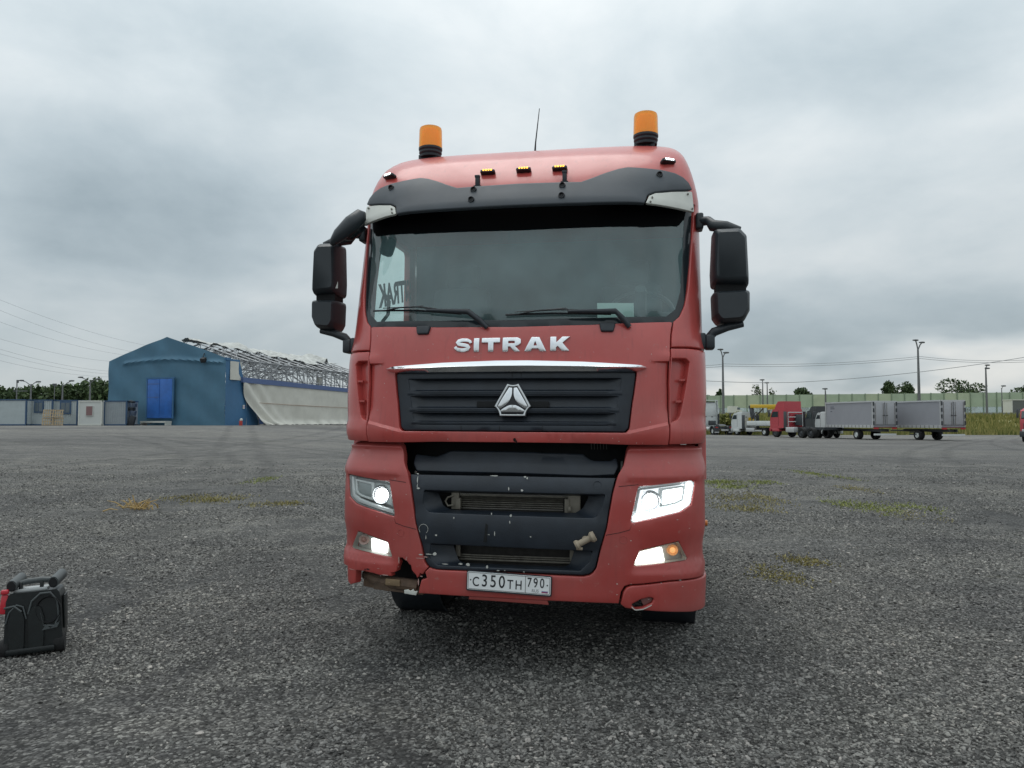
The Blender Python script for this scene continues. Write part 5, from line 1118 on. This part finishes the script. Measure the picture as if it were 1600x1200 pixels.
# ================================================================== RIGHT: barrier, bank, trees
# embankment that carries the road
def bank_z(t): return -.26 + 2.55 * sstep(.05, .8, t)
GRASS = mat('bank_grass', (.17, .17, .055), .9, var=.35, vscale=.6, dust=.5, dcol=(.26, .21, .085), bump=.6, bscale=3)
grid('embankment', lambda u, v: (18 + u * 180, 97 + v * 60 + 0 * u, -.27 + 2.55 * sstep(.03, .62, v) + .16 * math.sin(u * 90) * math.sin(v * 14)), 90, 24, GRASS, None, 70)['kind'] = 'structure'
r_ = np.random.default_rng(21); n = 26000; gx = 20 + r_.random(n) * 110; gv = r_.random(n) ** 1.6 * .62; gy = 97 + gv * 60
gz = np.array([-.27 + 2.55 * sstep(.03, .62, v) for v in gv]); hgt = .35 + .55 * r_.random(n)
V = np.zeros((n, 3, 3)); ww = .10 + .1 * r_.random(n); lean = r_.normal(0, .18, n)
V[:, 0] = np.stack([gx - ww, gy, gz - .1], 1); V[:, 1] = np.stack([gx + ww, gy, gz - .1], 1); V[:, 2] = np.stack([gx + lean, gy + r_.normal(0, .1, n), gz + hgt], 1)
tag(mk('tall_grass', V.reshape(-1, 3), [(3 * i, 3 * i + 1, 3 * i + 2) for i in range(n)], leafmat('grass_blades', (.115, .14, .035), (.34, .30, .11)), None, 0), kind='stuff')
# noise barrier
BP = mat('barrier_green', (.36, .44, .33), .6, var=.12, vscale=.4); BP2 = mat('barrier_green_pale', (.42, .48, .35), .6, var=.1, vscale=.4); BPO = mat('barrier_post', (.22, .28, .21), .6)
BGL = glass('barrier_glass', (.75, .85, .86), .12, .45, (.50, .56, .55), .08)
YB = 150; bz = 2.2; bx0 = at(1085, 640, YB).x; bx1 = at(1660, 640, YB).x; topL = at(1100, 618, YB).z; topR = at(1600, 612, YB).z
bar = thing('noise_barrier', 'long pale green noise barrier with glazed lower panels along the road', 'barrier', (bx0, YB, bz))
npan = 28; pw = (bx1 - bx0) / npan
for k in range(npan):
    x = (k + .5) * pw; H = topL + (topR - topL) * (k / npan) - bz; mm = BP2 if k in (3, 4, 9, 13, 14, 19, 20, 25) else BP
    lo_ = .42 * H if k % 7 != 3 else .42 * H
    MB().box((x, 0, lo_ + (H - lo_) * .5), (pw - .16, .14, H - lo_ - .06)).build('upper_panel', mm, bar)
    MB().box((x, 0, lo_ * .55 + .2), (pw - .16, .05, lo_ * .8)).build('glazed_panel', BGL, bar)
    MB().box((x, -.05, .15), (pw - .05, .3, .9)).build('plinth', mat('plinth', (.27, .28, .26), .8, var=.1), bar)
    MB().box((k * pw, -.1, H / 2), (.14, .22, H + .1)).build('post', BPO, bar)
# guard rail in front
gl = thing('guard_rail', 'dull steel guard rail on top of the grass bank', 'guard rail', (bx0, YB - 14, 2.25))
MB().box(((bx1 - bx0) / 2, 0, .55), (bx1 - bx0, .08, .35)).build('rail', mat('rail_grey', (.24, .25, .24), .6, .3), gl)
for k in range(34): MB().box((k * (bx1 - bx0) / 33, .1, .25), (.14, .12, .8)).build('post', GUNM, gl)
gb = at(1592, 640, 138); g_ = thing('roadside_container', 'dark grey box container on the road at the right edge', 'container', (gb.x, 138, 2.3)); 
MB().box((1.2, 0, 1.5), (6.5, 2.4, 2.75)).build('container_wall', mat('container_grey', (.13, .14, .135), .7, var=.1), g_); MB().box((1.2, -.03, 2.95), (6.7, 2.5, .16)).build('container_roof', WHITE, g_); MB().box((-2.0, -.03, 1.5), (.14, 2.5, 2.9)).build('container_frame', WHITE, g_)
vb = at(1148, 648, 140); v_ = thing('white_van', 'white van on the road behind the white tractor', 'van', (vb.x, 140, 2.25))
MB().prism([(-1.1, .35), (1.1, .35), (1.15, 1.1), (.6, 1.25), (.35, 1.9), (-1.1, 1.95)], -.85, .85, 'y').build('body', WHITE, v_)
MB().box((.48, -.86, 1.5), (.5, .03, .4), bev=.01).build('side_window', PANE, v_)
for x in (-.65, .7): MB().lathe([(0, -.08), (.3, -.08), (.3, .08), (0, .08)], (x, -.82, .32), 'y', 14).build('wheel', RUB, v_)
# shrubs and trees whose tops show over the barrier
for k, (x0, x1, yt, lb) in enumerate(((1120, 1131, 611, 'small bush top over the barrier beside the tall lamp post'), (1177, 1190, 604, 'sparse twiggy sapling top over the barrier'), (1199, 1213, 611, 'low thin bush top between two slim lamps'), (1236, 1264, 610, 'wide low bush top over the barrier above the red truck'), (1376, 1395, 600, 'pointed shrub top left of the tallest lamp post, farther one'), (1403, 1432, 599, 'round shrub top just left of the tallest lamp post'), (1474, 1536, 597, 'wide leafy tree top over the barrier right of the tallest lamp post'), (1590, 1625, 599, 'dark tree top at the right edge'))):
    Y = 168 + (k % 3) * 4; p = at((x0 + x1) / 2, yt, Y); w = (x1 - x0) / 1200 * Y
    tree(p.x, Y, 1.5, p.z - 1.5 + .6, w * (1.1 if k != 6 else .95), lb, LEAF2 if k in (1, 2) else LEAF, 40 + k, 'bush tops behind the noise barrier', 420 if k in (1, 2) else 2600, 'barrier_bush', .2 if k in (1, 2) else .24)
bp_ = at(1152, 679, 104); tree(bp_.x, 103, -.3, 2.9, 3.0, 'yellow green bush growing between the white tractor and crane truck', leafmat('yellow_leaf', (.09, .11, .02), (.24, .23, .07)), 71, None, 1500, 'roadside_bush', .2)
bp_ = at(1142, 679, 104); tree(bp_.x, 106, -.3, 2.6, 2.6, 'smaller yellow green bush right behind the white tractor', MT.get('x') or leafmat('yellow_leaf_pale', (.10, .12, .03), (.22, .22, .08)), 72, None, 900, 'roadside_bush', .2)
G_ = 'lamp posts along the road on the right'
lamp_post(1130.5, 556, 118, [(1125.5, 546), (1134.5, 551)], 'tall lamp with a fork top beside the truck mirror', G_, .17)
lamp_post(1437, 544, 118, [(1430.5, 531.5), (1440.5, 535)], 'tallest fork top lamp standing behind the curtain sided trailer', G_, .19)
lamp_post(1192.5, 596, 145, [(1190.8, 593.5)], 'slim single lamp over the barrier, left one of a close pair', G_, .13)
lamp_post(1199.5, 600, 143, [(1198, 598)], 'slim single lamp over the barrier, right one of a close pair', G_, .13)
lamp_post(1290.5, 611, 130, [(1289, 607.5)], 'short dark lamp rising behind the box truck cab', G_, .16)
lamp_post(1542.5, 574, 135, [(1542.8, 570.5), (1542.6, 575.5)], 'stepped slim mast with two lamp drums right of the trailers', G_, .17)
lamp_post(1566.5, 606, 142, [(1568, 603)], 'faint slim lamp right of the stepped mast', G_, .10)
for (a, b, lb, r__) in (((1090, 571, 1131, 568.5), None, 'upper overhead cable left of the forked lamp', .028), ((1131, 568.5, 1437, 557), None, 'upper overhead cable strung between the two tall lamps', .028), ((1437, 557, 1640, 560), None, 'upper overhead cable right of the tallest lamp', .028),
                        ((1090, 574, 1131, 572), None, 'lower twin cable left of the forked lamp', .028), ((1131, 572, 1437, 560), None, 'lower twin cable strung between the two tall lamps', .028), ((1437, 560, 1640, 563), None, 'lower twin cable right of the tallest lamp', .028)):
    wire('overhead_cable', [(a[0], a[1], 118), (a[2], a[3], 118), .5 if a[2] - a[0] > 60 else .1], lb, 'cables along the road on the right', r__)
wire('overhead_cable', [(1085, 594, 110), (1240, 597.5, 108), .15], 'low thick cable crossing behind the red tractor', 'low cable on the right', .035)
wire('overhead_cable', [(1240, 597.5, 108), (1660, 548, 100), .6], 'low thick cable rising steeply to the right edge', 'low cable on the right', .035)

# ================================================================== parked lorries on the right
HEAD = R(11.5)      # all face away, slightly to the left
CURT = mat('curtain_grey', (.30, .305, .33), .45, var=.05, vscale=.8, dust=.12, dcol=(.2, .2, .2)); DOORG = mat('door_grey', (.37, .375, .39), .5, var=.05)
WT = mat('truck_white', (.60, .63, .62), .4, coat=.2, var=.05); RT = mat('truck_red', (.45, .05, .065), .4, coat=.2, var=.08); GT = mat('truck_dark', (.045, .05, .055), .45); TG = mat('truck_glass', (.03, .045, .05), .12, coat=.3)
TAIL = mat('tail_red', (.45, .03, .03), .35); ALU = mat('alu_white', (.52, .53, .53), .4, .3)
def fwheel(t, x, y, r, w, sg, rim=WT):
    wn = bpy.data.objects.new('wheel', None); link(wn, t); wn.location = (x, y, r)
    MB().lathe([(r * .55, -w / 2), (r * .93, -w / 2), (r, -w * .36), (r, w * .36), (r * .93, w / 2), (r * .55, w / 2)], (0, 0, 0), 'x', 20).build('tyre', RUB, wn, 40)
    MB().lathe([(r * .58, sg * w * .45), (r * .5, sg * w * .3), (r * .25, sg * w * .42), (0, sg * w * .46)], (0, 0, 0), 'x', 16).build('rim', rim, wn, 40)
def cab(t, m, y0, L=2.1, z0=1.0, z1=3.0, roof=0, W=1.22, panel=True, spoiler=False):
    y1 = y0 + L; prof = [(y0, z0 - .1), (y1 - .05, z0 - .3), (y1, z0 + .6), (y1 - .08, z0 + 1.05), (y1 - .42, z1 - .1), (y1 - .6, z1), (y0, z1)]
    MB().prism(prof, -W, W).build('cab_body', m, t, 30)
    for sg in (-1, 1):
        MB().prism([(y0 + .9, z0 + 1.05), (y1 - .2, z0 + 1.05), (y1 - .48, z1 - .25), (y0 + .9, z1 - .25)], sg * W - .01 * sg, sg * (W + .012)).build('side_window', TG, t)
        MB().box((sg * (W + .004), y0 + .82, (z0 + z1) / 2), (.012, .02, z1 - z0 - .2)).build('door_joint', DARK, t)
        MB().box((sg * (W + .16), y1 - .05, z0 + 1.45), (.16, .14, .75), bev=.03).tube([(sg * W, y1 - .2, z0 + 1.8), (sg * (W + .16), y1 - .05, z0 + 1.75)], .025, 6).build('mirror', GT, t)
        if panel: MB().box((sg * (W + .01), y0 - .28, (z0 + z1) / 2 - .2), (.04, .5, z1 - z0 - .1), bev=.01).build('side_fairing', GT, t)
        MB().box((sg * 1.05, y1 - .9, z0 - .35), (.36, 1.1, .3), bev=.03).build('wheel_guard', m, t)
    MB().prism([(y1 - .045, z0 + 1.0), (y1 - .035, z0 + 1.08), (y1 - .40, z1 - .12), (y1 - .44, z1 - .16)], -W + .1, W - .1).build('windscreen', TG, t)
    MB().box((0, y1 - .02, z0 + .35), (2 * W - .5, .08, .55), bev=.02).build('grille', GT, t)
    MB().box((0, y1 + .02, z0 - .3), (2 * W, .2, .42), bev=.05).build('bumper', m, t)
    if roof: MB().prism([(y0 + .05, z1 - .05), (y1 - .65, z1 - .05), (y1 - .95, z1 + roof * .6), (y1 - 1.3, z1 + roof), (y0 + .05, z1 + roof)], -W + .08, W - .08).build('roof_fairing', m, t, 30)
    if spoiler:
        for sg in (-1, 1): MB().prism([(y0 - .5, z1 - .3), (y0 + .1, z1 - .5), (y0 + .4, z1 + roof + .35), (y0 - .15, z1 + roof + .25)], sg * 1.12, sg * 1.18).build('spoiler_side', m, t)
        MB().box((0, y0 - .05, z1 + roof + .28), (2.3, .6, .07), bev=.02).build('roof_spoiler', m, t); MB().box((0, y0 + .3, z1 + roof - .1), (2.0, .06, .5)).build('spoiler_gap', GT, t)
    for x in (-.45, .45): MB().box((x, y0 - .012, z0 + 1.3), (.22, .03, .08)).build('rear_vent', GT, t)
def chassis(t, y0, y1, z=.95):
    for sg in (-1, 1): MB().box((sg * .42, (y0 + y1) / 2, z), (.09, y1 - y0, .26)).build('chassis_rail', GT, t)
    for y in np.arange(y0 + .3, y1, 1.1): MB().box((0, y, z), (.8, .1, .18)).build('cross_member', GT, t)
def placed(px, py, label, group=None, name='parked_truck', rz=HEAD, Y=None):
    b = at(px, py, Y); return thing(name, label, 'truck', (b.x, Y, zt(b.x, Y)), rz, group)
# white tractor seen from behind
t = placed(1127, 679, 'white tractor unit seen from behind, closest to the red truck', 'lorries parked on the right', 'tractor_unit', HEAD, 97)
cab(t, WT, 3.4, 2.3, 1.0, 3.0, 1.15, 1.2, True, True); chassis(t, -.9, 5.2, .9); MB().box((0, 3.38, 3.2), (2.1, .06, 1.6), bev=.02).build('rear_wall', WT, t)
for sg in (-1, 1):
    fwheel(t, sg * 1.0, 4.9, .5, .3, sg); fwheel(t, sg * .95, 0, .5, .55, sg)
    MB().lathe([(.56, -.33), (.60, -.33), (.60, .33), (.56, .33)], (sg * .95, 0, .55), 'x', 20).build('mudguard', GT, t); MB().box((sg * .95, -.66, .75), (.66, .05, .8)).build('mud_flap', GT, t)
    MB().box((sg * .95, -.70, .95), (.34, .05, .12)).build('tail_lamp', TAIL, t); MB().box((sg * .95, -.70, .34), (.6, .04, .12)).build('flap_band', ALU, t)
    MB().tube([(sg * .95, 1.0, .7), (sg * .95, 2.6, .7)], .32, 16).build('fuel_tank', ALU, t, 40)
MB().box((0, -.95, .62), (.95, .06, .2)).build('plate_bar', ALU, t); MB().prism([(-.5, 1.1), (.6, 1.1), (.5, 1.35), (-.2, 1.3)], -.45, .45).build('fifth_wheel', GT, t); MB().box((0, 2.5, 1.5), (.9, .5, .6), bev=.08).build('air_hoses', GT, t)
# white crane truck
t = placed(1203, 680, 'white drop side truck carrying a folded yellow crane', 'lorries parked on the right', 'crane_truck', HEAD + R(14), 92)
cab(t, WT, 3.5, 1.9, .95, 2.75, .15, 1.15, True); chassis(t, -2.2, 5.0, .85)
MB().box((0, .15, 1.18), (2.4, 4.9, .1)).build('deck', GT, t)
for sg in (-1, 1):
    for k in range(3): MB().box((sg * 1.2, -1.5 + k * 1.64, 1.5), (.06, 1.58, .56), bev=.01).build('side_board', WT, t)
    fwheel(t, sg * .98, 4.5, .46, .28, sg); fwheel(t, sg * .95, -.3, .46, .5, sg); MB().box((sg * 1.02, 2.0, .7), (.5, 1.4, .45), bev=.04).build('locker', ALU, t); MB().box((sg * 1.15, 1.0, .62), (.04, 1.9, .16)).build('side_guard', ALU, t)
MB().box((0, -2.32, 1.5), (2.4, .06, .56), bev=.01).build('tail_board', WT, t); MB().box((0, -2.36, .95), (2.3, .06, .14)).build('tail_lamp_bar', TAIL, t)
YEL = mat('crane_yellow', (.62, .40, .02), .4, coat=.2)
cr_ = MB().prism([(2.9, 1.2), (3.35, 1.2), (3.25, 2.2), (2.95, 2.2)], -.3, .3).build('crane_base', YEL, t); MB().box((0, 2.9, 2.75), (.34, .5, 1.4), rot=(R(-12), 0, 0), bev=.04).build('crane_column', GT, t)
MB().box((0, .9, 3.55), (.42, 4.3, .42), rot=(R(1), 0, 0), bev=.04).box((0, -.6, 3.25), (.26, 1.6, .22)).build('crane_boom', YEL, t); MB().box((0, 3.1, 3.5), (.4, .5, .4), bev=.05).build('boom_head', GT, t); MB().tube([(.2, 2.7, 2.2), (.2, 1.2, 3.35)], .09, 8).build('crane_ram', STEEL, t, 50)
for y in (2.3, 1.8): MB().tube([(-.7, y, 1.2), (-.6, y, 2.4), (-.2, y - .4, 2.9)], .07, 6).build('stabiliser', GT, t, 50)
# red tractor with bare chassis
t = placed(1273, 685, 'red long chassis tractor with black bogie wheels parked before the box truck', 'lorries parked on the right', 'tractor_unit', HEAD + R(8), 80)
cab(t, RT, 3.3, 2.25, 1.15, 3.05, .85, 1.22, True); chassis(t, -2.6, 5.3, 1.0)
for sg in (-1, 1):
    fwheel(t, sg * 1.02, 4.7, .56, .36, sg, GT)
    for y in (.6, -.8): fwheel(t, sg * .98, y, .54, .56, sg, GT)
    MB().box((sg * 1.0, 2.3, .85), (.55, 1.3, .55), bev=.06).build('fuel_tank', ALU, t)
rk = MB()
for x in (-.95, .95): rk.tube([(x, 2.9, 1.2), (x, 2.9, 2.7)], .05, 6)
rk.tube([(-.95, 2.9, 2.7), (.95, 2.9, 2.7)], .05, 6).tube([(-.95, 2.9, 2.2), (.95, 2.9, 2.2)], .05, 6).tube([(-.95, 2.9, 1.7), (.95, 2.9, 1.7)], .05, 6); rk.build('headboard_rack', ALU, t, 50); MB().box((.45, 2.95, 1.9), (.8, .3, 1.2), bev=.06).build('air_filter', GT, t)
MB().box((0, -2.6, 1.0), (2.3, .12, .22)).build('rear_beam', GT, t); 
# dark cab between
t = placed(1290, 682, 'dark grey truck cab partly hidden behind the red tractor', 'lorries parked on the right', 'parked_truck', HEAD, 90)
cab(t, GT, 0, 2.2, 1.0, 3.0, .5, 1.2, False); chassis(t, -2, 2, .9); [fwheel(t, sg * 1.0, 1.3, .5, .3, sg, GT) for sg in (-1, 1)]
def boxbody(t, L, H0=1.15, H1=3.62, W=1.25):
    """rear at y=0, front at y=L"""
    MB().box((0, L / 2, (H0 + H1) / 2), (2 * W - .06, L - .06, H1 - H0)).build('curtain_side', CURT, t)
    for sg in (-1, 1):
        for y in (.04, L - .04): MB().box((sg * (W - .02), y, (H0 + H1) / 2), (.09, .12, H1 - H0 + .04)).build('corner_post', ALU, t)
        MB().box((sg * (W - .01), L / 2, H1), (.10, L, .14)).build('roof_rail', ALU, t); MB().box((sg * (W - .005), L / 2, H0 + .12), (.07, L, .26)).build('skirt', ALU, t)
        for k in range(int(L / .55)): MB().box((sg * (W + .032), .35 + k * .55, H0 + .12), (.02, .07, .24)).build('buckle', STEEL, t)
        MB().box((sg * W * .5, -.045, (H0 + H1) / 2 + .12), (W - .10, .06, H1 - H0 - .36), bev=.01).build('rear_door', DOORG, t)
        for q in (.18, W - .2): MB().tube([(sg * q, -.10, H0 + .3), (sg * q, -.10, H1 - .15)], .022, 6).build('lock_rod', STEEL, t, 60)
        MB().box((sg * .16, -.11, H0 + 1.15), (.2, .05, .06)).build('door_handle', GT, t)
        for k in range(4): MB().box((sg * (W - .03), -.09, H0 + .45 + k * .6), (.12, .06, .36)).build('hinge_strip', GT, t)
        MB().box((sg * W * .78, -.07, H0 - .06), (.5, .05, .12)).build('tail_lamp', TAIL, t)
    MB().box((0, L / 2, H1 + .04), (2 * W - .08, L, .06)).build('roof_skin', ALU, t); MB().box((0, -.03, H1 - .02), (2 * W, .1, .16)).build('rear_header', ALU, t); MB().box((0, -.05, H0 + .04), (2 * W, .06, .07)).build('sill', mat('sill_red', (.16, .04, .045), .5), t)
    MB().box((0, -.02, .52), (2.35, .1, .16)).build('underrun_bar', WT, t); chassis(t, 0, L, .9)
t = placed(1383, 687, 'box truck with grey curtain sides and small white cab, left of the pair', 'lorries parked on the right', 'box_truck', HEAD, 72.5)
boxbody(t, 7.4); cab(t, WT, 7.75, 1.8, .95, 2.65, .1, 1.1, False)
for sg in (-1, 1): fwheel(t, sg * 1.0, 8.9, .46, .28, sg); fwheel(t, sg * .95, 2.6, .48, .5, sg)
for k, (w_, z_) in enumerate(((.55, 3.2), (.68, 3.02), (.28, 2.75))): MB().box((-1.225, 6.6 - w_ / 2, z_), (.012, w_, .09)).build('side_print', mat('print_grey', (.12, .13, .15), .6), t)
t = placed(1490, 690, 'grey curtain sided trailer with closed rear doors, right of the pair', 'lorries parked on the right', 'box_trailer', HEAD, 69.5)
t['category'] = 'trailer'; boxbody(t, 5.9)
for sg in (-1, 1):
    for y in (3.1,): fwheel(t, sg * .98, y, .48, .5, sg)
    MB().box((sg * 1.15, 3.4, .72), (.05, 1.5, .10)).build('side_guard', GT, t); MB().box((sg * 1.15, 3.4, .52), (.05, 1.5, .10)).build('side_guard', GT, t)
MB().box((0, 7.0, .85), (.2, 2.4, .14)).build('drawbar', GT, t)
# red truck facing us at the right edge
t = placed(1626, 692, 'red truck facing the yard, cut by the right edge of the view', 'lorries parked on the right', 'parked_truck', R(180 - 42), 66)
cab(t, RT, -.3, 2.0, .98, 2.75, .12, 1.2, False); chassis(t, -5, 1, .9); MB().box((0, 1.78, .68), (2.45, .2, .5), bev=.05).build('lower_bumper', GT, t)
for sg in (-1, 1): fwheel(t, sg * 1.02, .75, .48, .3, sg, ALU); fwheel(t, sg * .98, -4, .48, .5, sg); MB().box((sg * .85, 1.83, .98), (.4, .1, .22), bev=.03).build('headlight', ALU, t)

# ================================================================== booster pack in the foreground
bo = thing('jump_starter', 'black portable jump starter with carry handle and red clamp, standing on the gravel', 'jump starter', (-3.265, 5.36, 0), R(9)); bo.rotation_euler = (R(-3), R(-2), R(23)); bo.scale = (.84, .86, 1.02)
BK = mat('starter_black', (.005, .008, .0085), .40, var=.3, vscale=14, bump=.1, bscale=200); BG = mat('starter_grey', (.06, .07, .072), .45)
body = [(-.185, .03), (.185, .03), (.200, .10), (.190, .36), (.172, .41), (-.165, .41), (-.190, .36), (-.205, .10)]
v = MB().prism(fillet(body, .03), -.15, .13, 'y'); v.build('casing', BK, bo, 30)
for x in (-.115, .02): 
    MB().prism(fillet([(x - .05, .045), (x + .05, .045), (x + .055, .24), (x + .03, .315), (x - .03, .315), (x - .055, .24)], .03), -.172, -.14, 'y').build('moulded_rib', BK, bo, 30)
MB().tube([(-.19, -.155, .22), (-.165, -.16, .29), (-.115, -.165, .335), (-.07, -.165, .32), (-.05, -.16, .24)], .007, 6).build('moulded_edge', BG, bo, 50)
MB().tube([(-.035, -.16, .27), (-.01, -.162, .35), (.05, -.165, .395), (.12, -.165, .395), (.165, -.16, .34), (.178, -.16, .24), (.15, -.165, .175), (.07, -.165, .185), (.05, -.165, .27)], .008, 6).build('cable_bay_edge', BG, bo, 50)
MB().lathe([(0, .0), (.075, .0), (.082, -.02), (.086, -.03), (.09, -.02), (.09, .01)], (.105, -.145, .285), 'y', 24).build('cable_bay', DARK, bo, 40)
MB().prism([(.06, .155), (.17, .165), (.185, .20), (.15, .185), (.12, .165), (.09, .19)], -.175, -.15, 'y').build('clamp_jaw', BG, bo, 30)
for x in (-.15, .14): MB().tube([(x - .005, -.12, .455), (x + .03, .08, .485)], .038, 16).build('handle_post', BG, bo, 40); MB().lathe([(0, -.002), (.030, -.002), (.034, .004), (.03, .02)], (x - .006, -.124, .455), 'y', 16).build('post_cap', DARK, bo, 40)
MB().tube([(-.12, -.06, .462), (-.05, -.065, .472), (.05, -.065, .475), (.12, -.06, .468)], [.016, .02, .02, .016], 10).build('handle_bar', BG, bo, 50)
for x in (-.10, .045): MB().box((x, -.06, .43), (.025, .05, .08), bev=.006).build('handle_strut', BK, bo)
MB().box((-.03, -.02, .417), (.24, .15, .02), bev=.005).build('top_plate', mat('starter_pale', (.42, .44, .44), .4), bo)
cl = MB().box((-.205, -.13, .345), (.05, .04, .13), rot=(0, R(8), 0), bev=.014).build('clamp', mat('clamp_red', (.50, .02, .035), .4, coat=.2), bo); MB().box((-.195, -.15, .425), (.055, .04, .03), bev=.01).build('clamp_grip', MT['clamp_red'], cl)
MB().tube([(-.2, -.15, .32), (-.13, -.17, .33), (-.08, -.17, .29)], .008, 6).build('clamp_cable', BG, bo, 50)
for x in (-.20, .175): MB().lathe([(0, -.04), (.055, -.04), (.062, -.02), (.062, .02), (.055, .04), (0, .04)], (x, -.10, .055), 'x', 20).build('wheel', RUB, bo, 40)
MB().box((-.02, -.16, .035), (.34, .03, .04), bev=.01).build('base_bar', BK, bo); MB().box((.205, 0, .25), (.012, .16, .22), bev=.004).build('side_strap', BK, bo)

# ================================================================== weeds and litter on the gravel
def grass_patch(name, px0, px1, py, spread, n, h, m, seed):
    r = np.random.default_rng(seed); P = []
    d = at(800, py, 10); t0 = CAMH / (CAMH - d.z) * 10 if d.z < CAMH else 30
    a, b = at(px0, py, t0), at(px1, py, t0); V = np.zeros((n, 3, 3))
    cl_ = r.random((7, 1)) * (b.x - a.x) + a.x
    ct = r.integers(0, 7, n); cy_ = r.normal(0, spread * .8, 7); tu = r.normal(0, 1, (60, 2)); ti = r.integers(0, 60, n); x = cl_[ct, 0] + (tu[ti, 0]) * (b.x - a.x) * .15 + r.normal(0, .08, n); y = t0 + cy_[ct] + tu[ti, 1] * spread * .7 + r.normal(0, .08, n); z = np.array([zt(q, w) for q, w in zip(x, y)])
    th = r.random(n) * 6.28; w = .006 + .010 * r.random(n); hh = .8 * h * (.3 + .9 * r.random(n) ** 1.6); ln = r.normal(0, .6, (n, 2)) * hh[:, None]
    V[:, 0] = np.stack([x - w * np.cos(th), y - w * np.sin(th), z], 1); V[:, 1] = np.stack([x + w * np.cos(th), y + w * np.sin(th), z], 1); V[:, 2] = np.stack([x + ln[:, 0], y + ln[:, 1], z + hh], 1)
    tag(mk(name, V.reshape(-1, 3), [(3 * i, 3 * i + 1, 3 * i + 2) for i in range(n)], m, None, 0), kind='stuff')
GY = leafmat('weed_yellow', (.15, .14, .045), (.34, .29, .12)); GG = leafmat('weed_green', (.12, .15, .04), (.30, .32, .10))
for k, (x0, x1, y, s, n, h, m) in enumerate(((258, 358, 781, .40, 1000, .055, GY), (385, 462, 787, .25, 550, .045, GY), (400, 430, 749, .5, 400, .06, GG), (1105, 1210, 756, .55, 1700, .065, GG), (1120, 1210, 778, .5, 900, .05, GY), (1130, 1200, 795, .4, 700, .04, GY), (1325, 1420, 790, .6, 1500, .05, GG), (1265, 1300, 742, .8, 700, .06, GG), (1330, 1365, 765, .5, 400, .04, GY), (1235, 1280, 878, .16, 700, .03, GY), (1190, 1240, 900, .2, 700, .03, GY), (1400, 1470, 808, .4, 400, .03, GY))):
    grass_patch('weeds', x0, x1, y, s, n, h, m, 100 + k)
# dried uprooted weed
dwp = at(213, 796, 13.6); dw = thing('dead_weed', 'dry straw coloured clump of uprooted weed lying on the gravel', 'weed', (dwp.x, 13.7, 0))
r = np.random.default_rng(9); mb = MB()
for k in range(46):
    a = Vector((r.normal(0, .16), r.normal(0, .14), .02)); b = a + Vector((r.normal(0, .16), r.normal(0, .12), abs(r.normal(.06, .07)))); mb.tube([a, a.lerp(b, .5) + Vector((0, 0, .03)), b], [.012, .01, .004], 4, False)
mb.tube([(-.1, 0, .02), (-.2, .02, .2)], .012, 5); mb.tube([(-.05, 0, .02), (-.12, .0, .26)], .010, 5); tag(mb.build('stalks', mat('straw', (.36, .25, .10), .8, var=.3, vscale=20), dw, 0), kind='stuff')
